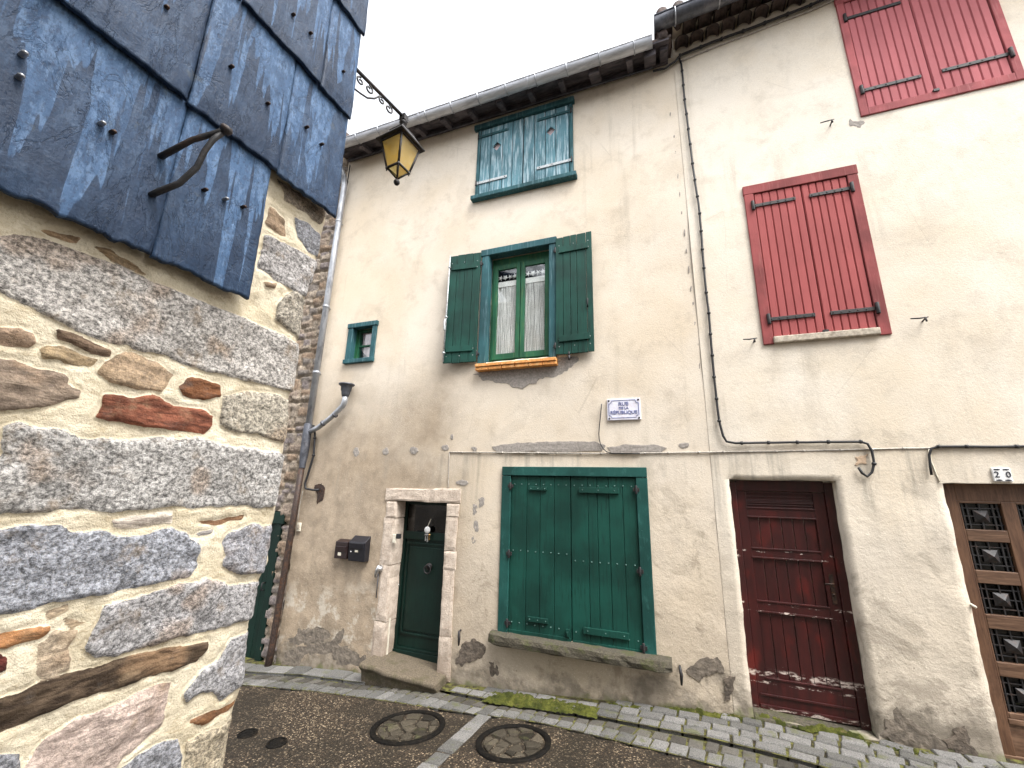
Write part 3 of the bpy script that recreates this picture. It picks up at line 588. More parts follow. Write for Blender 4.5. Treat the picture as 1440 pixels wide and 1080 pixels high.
# --- first floor window
mb = MB()
mb.box(-2.40, -2.285, 4.955, 5.09, 1.675, 3.345); mb.box(-1.375, -1.275, 4.957, 5.09, 1.675, 3.345); mb.box(-2.42, -1.265, 4.945, 5.09, 3.345, 3.45)
win = mb.build('window', [TEALF], H1, .008); tag(win, 'green framed casement window with striped white curtains')
mb = MB(); mb.box(-2.285, -2.255, 5.10, 5.16, 1.66, 3.34); mb.box(-1.405, -1.375, 5.10, 5.16, 1.66, 3.34); mb.box(-2.255, -1.405, 5.101, 5.16, 3.23, 3.34); mb.box(-2.255, -1.405, 5.101, 5.16, 1.66, 1.75)
mb.box(-2.285, -1.375, 5.07, 5.10, 1.66, 1.70)
mb.build('window_frame', [SASH], win, .005)
for a, b in ((-2.252, -1.838), (-1.828, -1.408)):
    mb = MB(); w = .062
    mb.box(a, a+w, 5.085, 5.13, 1.755, 3.225); mb.box(b-w, b, 5.085, 5.13, 1.755, 3.225); mb.box(a+w, b-w, 5.086, 5.13, 3.15, 3.225); mb.box(a+w, b-w, 5.086, 5.13, 1.755, 1.84)
    mb.build('casement', [SASH], win, .006)
    MB().box(a+w-.01, b-w+.01, 5.104, 5.108, 1.83, 3.16).build('pane', [GLASS], win)
    mb = MB(); ns = 17; x0, x1 = a+w-.005, b-w+.005                       # string curtain hanging from a lace band
    for i in range(ns):
        cx = x0+(x1-x0)*(i+.5)/ns; hw = (x1-x0)/ns*random.uniform(.34, .48); vs = []; q = 14
        for k in range(q+1):
            z = 2.90-(2.90-1.80)*k/q; dx = .006*n1(i*3.1, k*.35, 5); dy = .006*n1(i*1.7, k*.4, 6)
            vs += [(cx-hw+dx, 5.124+dy, z), (cx+dx, 5.118+dy, z), (cx+hw+dx, 5.124+dy, z), (cx+dx, 5.130+dy, z)]
        mb.add(vs, [(k*4+c, k*4+(c+1) % 4, k*4+4+(c+1) % 4, k*4+4+c) for k in range(q) for c in range(4)], 0, True)
    mb.box(x0, x1, 5.113, 5.117, 2.88, 2.965)
    for i in range(4):
        cx = x0+(x1-x0)*(i+.5)/4; r = .030 if i % 2 else .022
        mb.lathe((cx, 5.120, 3.03), [(r, 0), (r, -.006), (r*.3, -.007), (0, -.006)], 8 if i % 2 else 5, 'y')
        for k in range(5): mb.tube([(cx, 5.118, 3.03), (cx+.042*math.cos(k*1.257+i), 5.118, 3.03+.042*math.sin(k*1.257+i))], .006, 4)
    mb.build('curtain', [LACE], win)
MB().box(-2.29, -1.37, 5.45, 5.47, 1.6, 3.4).build('room_shade_panel', [DARKIN], win)
mb = MB()
for r, (za, zb, ya) in enumerate(((1.565, 1.608, 4.90), (1.612, 1.655, 4.885))):
    e = even(-2.405, -1.255, 6, r, .05)
    for a, b in zip(e, e[1:]): mb.box(a+.004, b-.004, ya, 5.05, za, zb)
mb.build('tile_sill', [TERRA], H1, .006)
def openleaf(hx, sgn, ang, n, seed):                                     # leaf folded back against the wall, hinged at hx
    ca, sa = math.cos(ang), math.sin(ang); W = .50
    T = lambda u, y, z: (hx+sgn*(u*ca+y*sa*0), 4.955-u*sa-y, z)
    mb = MB(); e = even(0.0, W, n, seed, .25); r = random.Random(seed)
    def bx(u0, u1, y0, y1, z0, z1, mat=0): mb.hexa([T(u0, y0, z0), T(u1, y0, z0), T(u1, y1, z0), T(u0, y1, z0), T(u0, y0, z1), T(u1, y0, z1), T(u1, y1, z1), T(u0, y1, z1)], mat)
    for a, b in zip(e, e[1:]): bx(a+.003, b-.003, 0, .028+r.uniform(-.002, .002), 1.70+r.uniform(-.006, .006), 3.40+r.uniform(-.006, .006))
    for z in (1.80, 1.90, 3.17, 3.27):
        for q in (.1, .5, .9): x, y, zz = T(q*W, .028, z); mb.stud(x, y, z, .008, 1)
    lf = mb.build('shutter', [GREEN, GALV], H1, .003)
    for z0, z1 in ((1.86, 1.945), (3.15, 3.235)):
        mb = MB(); bx(.05, W-.05, .030, .048, z0, z1); mb.build('batten', [GREEN], lf, .003)
    for z in (1.82, 3.22):
        mb = MB(); x, y, zz = T(-.005, .02, z); mb.tube([(x, y, z-.04), (x, y, z+.04)], .014, 8); mb.box(x-.03, x+.03, y, y+.02, z-.015, z+.015); mb.build('hinge', [IRON], lf, .003)
    return lf, T
lf, T = openleaf(-2.41, -1, .10, 4, 5)
mb = MB(); mb.tube([T(.478, .048, 1.72), T(.478, .048, 3.39)], .010, 8)
mb.tube([T(.478, .055, 2.36), T(.478, .085, 2.33), T(.470, .09, 2.20), T(.465, .08, 2.17)], .014, 8)
for z in (1.85, 2.40, 3.2): mb.tube([T(.478, .03, z), T(.478, .062, z)], .018, 8)
mb.build('locking_rod', [GALV], lf)
lf, T = openleaf(-1.272, 1, .02, 5, 9)
mb = MB(); mb.tube([T(.43, .028, 2.42), T(.435, .06, 2.40), T(.43, .06, 2.33), T(.43, .03, 2.30)], .009, 6); mb.build('latch', [IRON], lf)
mb = MB(); mb.tube([(-1.09, 5.0, 1.66), (-1.09, 4.90, 1.66), (-1.09, 4.89, 1.71)], .012, 6); mb.tube([(-1.09, 4.90, 1.66), (-1.085, 4.895, 1.60)], .016, 6); mb.build('shutter_stop', [IRON], H1)
# --- top floor worn shutters
mb = MB()
mb.box(-2.645, -.985, 4.925, 5.06, 5.705, 5.80); mb.box(-2.585, -2.53, 4.958, 5.08, 4.43, 5.70); mb.box(-1.07, -1.015, 4.958, 5.08, 4.43, 5.70); mb.box(-2.63, -.965, 4.90, 5.08, 4.352, 4.425)
tf = mb.build('shutter_frame', [TEALF], H1, .010)
def holeplank(mb, a, b, z0, z1, y0, y1, cx, cz, r):
    o = [(a, z1), (b, z1), (b, z0), (a, z0)]; d = [(cx, cz+r), (cx+r*.86, cz), (cx, cz-r), (cx-r*.86, cz)]
    vs = [(x, y0, z) for x, z in o+d]+[(x, y1, z) for x, z in o+d]
    F8 = [(0, 1, 4), (1, 2, 5), (2, 3, 6), (3, 0, 7), (0, 4, 7), (1, 5, 4), (2, 6, 5), (3, 7, 6)]
    fs = F8+[tuple(i+8 for i in f[::-1]) for f in F8]
    fs += [(i, (i+1) % 4, (i+1) % 4+8, i+8) for i in range(4)]+[(4+i, 12+i, 12+(i+1) % 4, 4+(i+1) % 4) for i in range(4)]
    mb.add(vs, fs)
for i, (a, b, nb, hx) in enumerate(((-2.527, -1.795, 4, -2.565), (-1.785, -1.073, 4, -1.035))):
    e = even(a, b, nb, 40+i, .12); mb = MB(); r = random.Random(i); hp = 1 if i == 0 else 2
    cx = (e[hp]+e[hp+1])/2
    for k in range(nb):
        dy = r.uniform(-.003, .003)
        if k == hp: holeplank(mb, e[k]+.005, e[k+1]-.005, 4.47, 5.69, 4.965+dy, 4.995, cx, 5.30, .085)
        else: mb.box(e[k]+.005, e[k+1]-.005, 4.965+dy, 4.995, 4.47+r.uniform(-.008, .004), 5.69)
    lf = mb.build('shutter', [TEALW], H1, .003); tag(lf, 'weathered pale teal shutter with diamond cut-out')
    MB().box(cx-.12, cx+.12, 5.012, 5.018, 5.17, 5.43).build('cutout_backing', [PINKC], lf)
    for z in (4.67, 5.56):
        mb = MB(); s0, s1 = (hx, hx+.52) if i == 0 else (hx-.53, hx); mb.box(s0, s1, 4.950, 4.963, z-.022, z+.022, 0)
        for t in (.08, .45, .93): mb.stud(s0+(s1-s0)*t, 4.951, z, .010, 1)
        mb.tube([(hx, 4.945, z-.045), (hx, 4.945, z+.045)], .013, 8, 1); mb.build('strap_hinge', [GALV if z < 5 else TEALF, IRON], lf, .002)
MB().box(-2.53, -1.06, 5.10, 5.12, 4.42, 5.70).build('dark_backing', [DARKIN], tf)
# --- small window
mb = MB(); mb.box(-4.765, -4.665, 4.965, 5.07, 1.90, 2.48); mb.box(-4.285, -4.205, 4.967, 5.07, 1.90, 2.48); mb.box(-4.78, -4.195, 4.955, 5.07, 2.48, 2.56); mb.box(-4.78, -4.20, 4.945, 5.07, 1.875, 1.945)
sw = mb.build('window', [TEALF], H1, .008); tag(sw, 'little teal framed window with pinkish curtain')
mb = MB(); mb.box(-4.665, -4.62, 5.10, 5.16, 1.93, 2.49); mb.box(-4.33, -4.28, 5.10, 5.16, 1.93, 2.49); mb.box(-4.62, -4.33, 5.101, 5.16, 2.44, 2.49); mb.box(-4.62, -4.33, 5.101, 5.16, 1.93, 1.98); mb.box(-4.62, -4.33, 5.102, 5.15, 2.19, 2.215)
mb.box(-4.672, -4.664, 5.06, 5.24, 1.93, 2.49); mb.build('window_frame', [SASH], sw, .004)
MB().box(-4.62, -4.33, 5.12, 5.124, 1.98, 2.44).build('pane', [GLASS], sw)
mb = MB(); vs = []; q = 10
for i in range(q+1):
    t = i/q; x = -4.60+.27*t
    vs += [(x, 5.145+.012*math.sin(t*22), 2.44), (x, 5.145+.015*math.sin(t*22+.5), 2.24), (x, 5.145+.012*math.sin(t*20+1), 2.0+.14*abs(t-.62)/.62)]
mb.add(vs, [(i*3+k, i*3+3+k, i*3+4+k, i*3+1+k) for i in range(q) for k in range(2)], 0, True); mb.build('curtain', [PINKC], sw)
MB().box(-4.7, -4.25, 5.40, 5.42, 1.88, 2.55).build('room_shade_panel', [DARKIN], sw)
# iron hooks low on the wall
for x, z in ((-2.47, -1.72), (-.02, -1.73)):
    mb = MB(); mb.tube([(x, 5.0, z+.06), (x, 4.955, z+.06), (x+.01, 4.945, z+.0), (x+.005, 4.955, z-.09)], [.012, .014, .018, .010], 6); mb.build('iron_hook', [IRON], H1)
# ================================================================== RED SHUTTERED HOUSE
H2 = thing('plaster_house', 'pale plastered house with red shutters, peeling maroon door and a glazed brown door', 'house', (3.4, 5.0, -2.05))
mb = MB()
holes2 = [(.595, 1.53, -1.985, .16), (2.335, 3.30, -2.02, .155), (1.12, 2.15, 1.68, 3.60), (2.40, 3.70, 4.30, 6.05)]
front(mb, XJ+.004, 6.6, -2.6, 6.75, D-.006, holes2, .06, .17, 0, 57)
mb.box(XJ+.004, XJ+.25, 5.18, 11, -2.6, 6.7); mb.box(6.4, 6.6, 5.18, 11, -2.6, 6.7); mb.box(XJ, 6.6, 10.8, 11, -2.6, 6.7)
Y2 = D-.006
patch(mb, [(1022, 950), (1032, 948), (1030, 975), (1024, 985), (1018, 972)], 1, .05, .006, Y2, 61)
patch(mb, [(1326, 1040), (1338, 1024), (1352, 1022), (1368, 1045), (1375, 1062), (1345, 1060)], 1, .06, .006, Y2, 62)
patch(mb, [(1240, 1030), (1246, 1000), (1262, 990), (1272, 1006), (1290, 1018), (1310, 1028), (1325, 1046), (1335, 1062), (1300, 1056), (1260, 1046)], 2, .06, .006, Y2, 63)
patch(mb, [(965, 945), (990, 928), (1008, 925), (1018, 940), (1000, 948), (985, 960)], 2, .05, .003, Y2, 64)
patch(mb, [(1191, 168), (1215, 172), (1212, 180), (1195, 178)], 3, .04, .005, Y2, 65)
patch(mb, [(1205, 655), (1218, 652), (1222, 640), (1206, 642)], 4, .04, .005, Y2, 66)
patch(mb, [(1281, 205), (1287, 222), (1296, 242), (1299, 246), (1290, 218), (1284, 204)], 5, .015, .003, Y2, 67)
RUST = simple('rust_stain', (.47, .345, .24), .9, .25, 30, .3)
mb.build('wall', [PL2, DAMP, GREY, PATCH, RUST, RUST], H2)
mb = MB(); E2 = lambda x: 6.07+.085*(x-.43)
X0, X1 = .20, 6.6
for y0, y1, dz in ((4.52, 8.2, .16),):
    mb.hexa([(X0, y0, E2(X0)+.12), (X1, y0, E2(X1)+.12), (X1, y1, E2(X1)+1.4), (X0, y1, E2(X0)+1.4), (X0, y0, E2(X0)+.18), (X1, y0, E2(X1)+.18), (X1, y1, E2(X1)+1.46), (X0, y1, E2(X0)+1.46)])
mb.hexa([(X0, 8.2, E2(X0)+1.4), (X1, 8.2, E2(X1)+1.4), (X1, 11.2, E2(X1)+.3), (X0, 11.2, E2(X0)+.3), (X0, 8.2, E2(X0)+1.46), (X1, 8.2, E2(X1)+1.46), (X1, 11.2, E2(X1)+.36), (X0, 11.2, E2(X0)+.36)])
for i in range(31):
    x = X0+.1+i*.205; y0 = 4.47+.012*n1(i*2.7)
    mb.tube([(x, y0, E2(x)+.115), (x, 8.2, E2(x)+1.46)], .075, 10)
mb.build('roof', [ROOFT], H2)
mb = MB()
for row, (yf, zo, ph) in enumerate(((4.84, .0, 0), (4.70, .095, .5))):
    for i in range(31):
        x = .55+(i+ph)*.195; z = E2(x)+zo; n = 8; yy = yf+.012*n1(i*1.9, row); r = .085; vs = []
        for y_ in (yy, 5.0):
            for rr in (r, r-.016):
                vs += [(x+rr*math.cos(math.pi*k/n), y_, z+rr*math.sin(math.pi*k/n)) for k in range(n+1)]
        q = n+1
        fs = [(k, k+1, q+k+1, q+k) for k in range(n)]+[(2*q+k, 3*q+k, 3*q+k+1, 2*q+k+1) for k in range(n)]+[(k, 2*q+k, 2*q+k+1, k+1) for k in range(n)]+[(q+k, q+k+1, 3*q+k+1, 3*q+k) for k in range(n)]
        mb.add(vs, fs, 0, False)
    xa, xb = .44, 6.6
    mb.hexa([(xa, yf+.03, E2(xa)+zo+.07), (xb, yf+.03, E2(xb)+zo+.07), (xb, 5, E2(xb)+zo+.07), (xa, 5, E2(xa)+zo+.07), (xa, yf+.03, E2(xa)+zo+.105), (xb, yf+.03, E2(xb)+zo+.105), (xb, 5, E2(xb)+zo+.105), (xa, 5, E2(xa)+zo+.105)], 1)
mb.build('tile_cornice', [ROOFT, PL2], H2)
gutter(.20, 6.5, 4.52, 6.10, .105, .085, ZINCD, H2, 12)
for i, (x, z, w) in enumerate(((.30, 5.83, .05),)):
    mb = MB(); mb.hexa([(x-w, 4.70, z-.01), (x+w, 4.70, z), (x+w, 5, z+.10), (x-w, 5, z+.10), (x-w, 4.70, z+.16), (x+w, 4.70, z+.16), (x+w, 5, z+.27), (x-w, 5, z+.27)]); mb.build('rafter', [EAVE], H2, .008)
# --- closed red shutters
def redshutters(x0, x1, z0, z1, fw, mid, nb, straps, sill, seed, MF, ML):
    mb = MB()
    zl = z0-.07 if sill else z0
    mb.box(x0, x0+fw, 4.968, 5.08, zl, z1-.12); mb.box(x1-fw, x1, 4.970, 5.08, zl+.0, z1-.12); mb.box(x0-.005, x1+.005, 4.966, 5.08, z1-.12, z1)
    if not sill: mb.box(x0+fw, x1-fw, 4.969, 5.08, z0, z0+.10)
    fr = mb.build('shutter_frame', [MF], H2, .006)
    zb = z0+.02 if sill else z0+.105
    for i, (a, b) in enumerate(((x0+fw+.004, mid-.004), (mid+.004, x1-fw-.004))):
        mb = MB(); e = even(a, b, nb, seed+i, .05)
        for p, q in zip(e, e[1:]):                                       # bevel-edged tongue and groove boards
            mb.add([(p, 4.996, zb), (p+.010, 4.982, zb), (q-.010, 4.982, zb), (q, 4.996, zb), (p, 4.996, z1-.13), (p+.010, 4.982, z1-.13), (q-.010, 4.982, z1-.13), (q, 4.996, z1-.13)], [(0, 1, 5, 4), (1, 2, 6, 5), (2, 3, 7, 6), (0, 3, 2, 1), (4, 5, 6, 7)])
        mb.box(a, b, 4.9965, 5.02, zb, z1-.13)
        lf = mb.build('shutter', [ML], H2)
        for z in straps:
            h = MB(); L = (b-a)*.86; xa, xb = (a-.025, a+L) if i == 0 else (b-L, b+.025)
            h.box(xa, xb, 4.968, 4.980, z-.020, z+.020)
            for t in np.linspace(.06, .95, 6): h.stud(xa+(xb-xa)*t, 4.969, z, .009, 0)
            hx = xa if i == 0 else xb; h.tube([(hx, 4.960, z-.06), (hx, 4.960, z+.06)], .019, 8); h.build('strap_hinge', [IRON], lf, .002)
    h = MB(); h.box(mid-.03, mid+.02, 4.955, 4.98, zb-.015, zb+.015); h.build('shutter_catch', [IRON], fr)
    return fr
redshutters(1.07, 2.20, 1.68, 3.65, .10, 1.655, 6, (1.90, 3.36), True, 70, PINKF, PINK)
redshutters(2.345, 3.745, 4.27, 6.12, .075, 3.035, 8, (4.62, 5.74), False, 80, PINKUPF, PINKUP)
mb = MB(); mb.box(1.165, 2.105, 4.945, 5.1, 1.612, 1.69); mb.build('stone_sill', [PALEST], H2, .012)
for x, z in ((2.0, 4.27), (.93, 1.67), (2.41, 1.73)):
    mb = MB(); mb.tube([(x+.075, 4.93, z+.010), (x, 4.92, z), (x-.06, 4.94, z+.012)], [.005, .008, .006], 6); mb.tube([(x+.05, 5.0, z-.015), (x+.05, 4.92, z), (x+.047, 4.915, z-.04)], .008, 6); mb.build('shutter_stop', [IRON], H2)
# --- maroon door
y = 5.13
mb = MB()
mb.box(.60, .665, y-.02, y+.05, -1.99, .14); mb.box(1.455, 1.53, y-.02, y+.05, -1.99, .14); mb.box(.665, 1.455, y-.019, y+.05, .045, .155)
mb.build('door_frame', [RDOOR], H2, .005)
mb = MB(); a, b = .668, 1.452
mb.box(a, a+.085, y, y+.04, -1.97, .043); mb.box(b-.10, b, y, y+.04, -1.97, .043)
for z0, z1 in ((-.215, -.125), (-.612, -.525), (-1.115, -1.02), (-1.97, -1.70), (.02, .043)): mb.box(a+.085, b-.10, y+.001, y+.04, z0, z1)
for z0, z1, k in ((-.525, -.215, 6), (-1.02, -.612, 6), (-1.70, -1.115, 6)): planks(mb, even(a+.085, b-.10, k, 5, .05), y+.018, y+.035, z0, z1, .005)
mb.box(a+.085, b-.10, y+.018, y+.035, -.125, .02)
for z in (-.012, -.045, -.095): mb.box(a+.085, b-.10, y+.010, y+.019, z-.006, z+.006)
for z in (-.058, -.072): mb.box(a+.085, b-.10, y+.002, y+.018, z-.006, z+.006)
for z in (-.125, -.215, -.525, -.612, -1.02, -1.115, -1.70): mb.box(a+.08, b-.095, y-.008, y+.012, z-.008, z+.008)
mb.box(a+.02, b-.02, y-.012, y, -1.85, -1.83); mb.box(a+.01, b-.01, y-.016, y, -1.96, -1.92)
d2 = mb.build('door', [RDOOR], H2, .003); tag(d2, 'maroon panelled door with white paint flaking along its bottom rail')
mb = MB(); mb.box(b-.065, b-.03, y-.008, y, -.98, -.72); mb.tube([(b-.047, y-.005, -.80), (b-.047, y-.045, -.80), (b-.12, y-.05, -.805)], [.010, .010, .008], 8); mb.lathe((b-.047, y-.009, -.90), [(.014, 0), (.010, -.008), (0, -.009)], 10, 'y'); mb.build('handle', [RUSTY], d2)
mb = MB(); n = 16; vs = []; 
for k in range(n+1):
    t = k/n; x = .60+.94*t; zt = -1.955-.03*t
    prof = [(5.22, zt+.01), (5.02, zt-.005), (4.975+.012*n1(t*5), zt-.03), (4.955, zt-.085), (4.95, -2.3), (5.22, -2.3)]
    vs += [(x, p+.008*n1(t*13, i), q+.008*n1(t*12, i+9)) for i, (p, q) in enumerate(prof)]
m = 6; mb.add(vs, [(j*m+i, j*m+(i+1) % m, (j+1)*m+(i+1) % m, (j+1)*m+i) for j in range(n) for i in range(m)]+[tuple(range(m)), tuple(n*m+i for i in range(m))[::-1]])
mb.build('door_sill', [SILLM], H2, .01)
# --- brown glazed door
mb = MB(); y = 5.08; a, b = 2.345, 3.30
mb.box(a, a+.105, y, y+.06, -2.0, .15); mb.box(b-.105, b, y, y+.06, -2.0, .15); mb.box(a+.105, b-.105, y+.001, y+.06, .0, .153)
rows = [(-.02, -.245), (-.345, -.585), (-.69, -.935), (-1.045, -1.295), (-1.40, -1.66)]
rz = .0; cols = [(2.465, 2.745), (2.845, 3.085)]
mb.box(2.45, 2.465, y+.004, y+.055, -1.70, 0); mb.box(2.745, 2.845, y+.002, y+.055, -1.70, 0); mb.box(3.085, 3.195, y+.002, y+.055, -1.70, 0)
zs = [0]+[v for r in rows for v in r]+[-1.70]
for i in range(0, len(zs)-1, 2):
    for c0, c1 in cols: mb.box(c0, c1, y+.003, y+.055, zs[i+1], zs[i], 1)
mb.box(a+.105, b-.105, y-.004, y+.05, -1.74, -1.70, 1); mb.box(a+.105, b-.105, y+.014, y+.045, -1.96, -1.74, 1); mb.box(a, b, y-.006, y+.05, -2.02, -1.96, 1)
bd = mb.build('door', [OAK, OAKH], H2, .005); tag(bd, 'brown wooden door with small dark panes behind iron grilles')
for r0, r1 in rows:
    for c0, c1 in cols:
        p = MB().box(c0, c1, y+.040, y+.044, r1, r0).build('pane', [GLASSD], bd)
        g = MB(); cx, cz = (c0+c1)/2, (r0+r1)/2; hw, hz = (c1-c0)/2, (r0-r1)/2; t = .004
        for fx in (-.62, .62): g.box(cx+fx*hw-t, cx+fx*hw+t, y+.022, y+.030, r1, r0)
        for fz in (-.62, .62): g.box(c0, c1, y+.024, y+.032, cz+fz*hz-t, cz+fz*hz+t)
        for s_ in (-1, 1):
            g.box(min(cx+s_*.3*hw, cx+s_*hw), max(cx+s_*.3*hw, cx+s_*hw), y+.023, y+.031, cz-t, cz+t); g.box(cx-t, cx+t, y+.021, y+.029, min(cz+s_*.3*hz, cz+s_*hz), max(cz+s_*.3*hz, cz+s_*hz))
            g.box(cx+s_*.86*hw-t, cx+s_*.86*hw+t, y+.021, y+.029, r1, r0)
        q = .052; g.add([(cx-q, y+.026, cz-q), (cx+q, y+.026, cz-q), (cx+q, y+.026, cz+q), (cx-q, y+.026, cz+q), (cx, y-.018, cz)], [(0, 1, 4), (1, 2, 4), (2, 3, 4), (3, 0, 4), (0, 3, 2, 1)])
        g.build('grille', [IRON], bd)
MB().box(2.4, 3.25, 5.30, 5.32, -2.0, .15).build('room_shade_panel', [DARKIN], bd)
mb = MB(); mb.tube([(2.338, 5.0, -.85), (2.345, 4.97, -.86), (2.36, 4.972, -.87)], .010, 6); mb.build('latch', [WHITEP], bd)
# ================================================================== RUBBLE HOUSE
H3 = thing('rubble_house', 'old rubble stone house at the end of the lane, with a green door edge', 'house', (-7, 5.05, -2.6))
xs = np.concatenate([np.linspace(-9, -6.3, 40), np.linspace(-6.27, -5.32, 44)]); zs = np.linspace(-2.75, 6.4, 330); gx, gz = np.meshgrid(xs, zs)
rng = np.random.RandomState(4); seeds = []
zz = -2.8
while zz < 6.5:
    h_ = rng.uniform(.07, .16); xx = -9.1+rng.uniform(0, .2)
    while xx < -5.2: w_ = rng.uniform(.14, .38); seeds.append((xx+w_/2, zz+h_/2+rng.uniform(-.02, .02), w_, h_)); xx += w_
    zz += h_
seeds = np.array(seeds); wx = gx+fbm(gx*6, gz*6, 3, 2)*.04; wz = gz+fbm(gx*6, gz*6, 3, 5)*.03
d1 = np.full(gx.shape, 9.); d2_ = np.full(gx.shape, 9.); idn = np.zeros(gx.shape, int)
for i, (a, b, w_, h_) in enumerate(seeds):
    d = np.maximum(np.abs(wx-a)/w_, np.abs(wz-b)/h_)*2
    c = d < d1; d2_ = np.where(c, d1, np.minimum(d2_, d)); d1 = np.where(c, d, d1); idn = np.where(c, i, idn)
e = np.clip((1.02-d1)/.30, 0, 1); hgt = e**.6*.045+(rng.uniform(0, .03, len(seeds))[idn])*e+fbm(gx*14, gz*14, 3, 9)*.012
cb = np.array([(.24, .19, .15), (.30, .25, .20), (.19, .165, .145), (.26, .19, .135), (.20, .17, .16)])[rng.randint(0, 5, len(seeds))][idn]
cc = cb*e[..., None]+np.array((.30, .25, .19))*(1-e[..., None])
keep = lambda x, z: not (-6.75 < x < -5.62 and z < -.42)
V = np.stack([gx, 5.06-hgt, gz], -1).reshape(-1, 3); nx = len(xs); fs = []
for j in range(len(zs)-1):
    for i in range(nx-1):
        if keep((xs[i]+xs[i+1])/2, (zs[j]+zs[j+1])/2): fs.append((j*nx+i, j*nx+i+1, (j+1)*nx+i+1, (j+1)*nx+i))
mb = MB(); mb.add(V, fs, 0, True); k0 = len(V)
mb.box(-9, -5.33, 10.8, 11, -2.75, 6.4); mb.box(-9, -8.8, 5.1, 10.8, -2.75, 6.4); mb.box(-5.55, -5.335, 5.1, 10.8, -2.75, 6.4)
ca = np.concatenate([np.c_[cc.reshape(-1, 3), np.ones(k0)], np.tile((.25, .2, .16, 1), (len(mb.v)-k0, 1))])
mb.build('wall', [RUBBLE], H3, attrs={'scol': ('FLOAT_COLOR', ca)}, fixn=False)
mb = MB(); mb.hexa([(-9.2, 4.6, 6.3), (-5.33, 4.6, 6.3), (-5.33, 11.2, 8.2), (-9.2, 11.2, 8.2), (-9.2, 4.6, 6.42), (-5.33, 4.6, 6.42), (-5.33, 11.2, 8.32), (-9.2, 11.2, 8.32)]); mb.build('roof', [ROOFT], H3)
mb = MB(); mb.box(-6.80, -5.55, 4.985, 5.2, -.60, -.43); mb.box(-5.72, -5.60, 5.0, 5.2, -2.7, -.60); mb.box(-6.78, -6.66, 5.0, 5.2, -2.7, -.60)
planks(mb, even(-6.66, -5.72, 6, 3), 5.05, 5.09, -2.7, -.60, .006)
dd = mb.build('door', [DGREEN], H3, .006)
mb = MB(); mb.tube([(-5.80, 5.05, -1.55), (-5.80, 5.0, -1.55), (-5.80, 5.0, -1.45), (-5.80, 5.05, -1.45)], .01, 6); mb.build('handle', [IRON], dd)
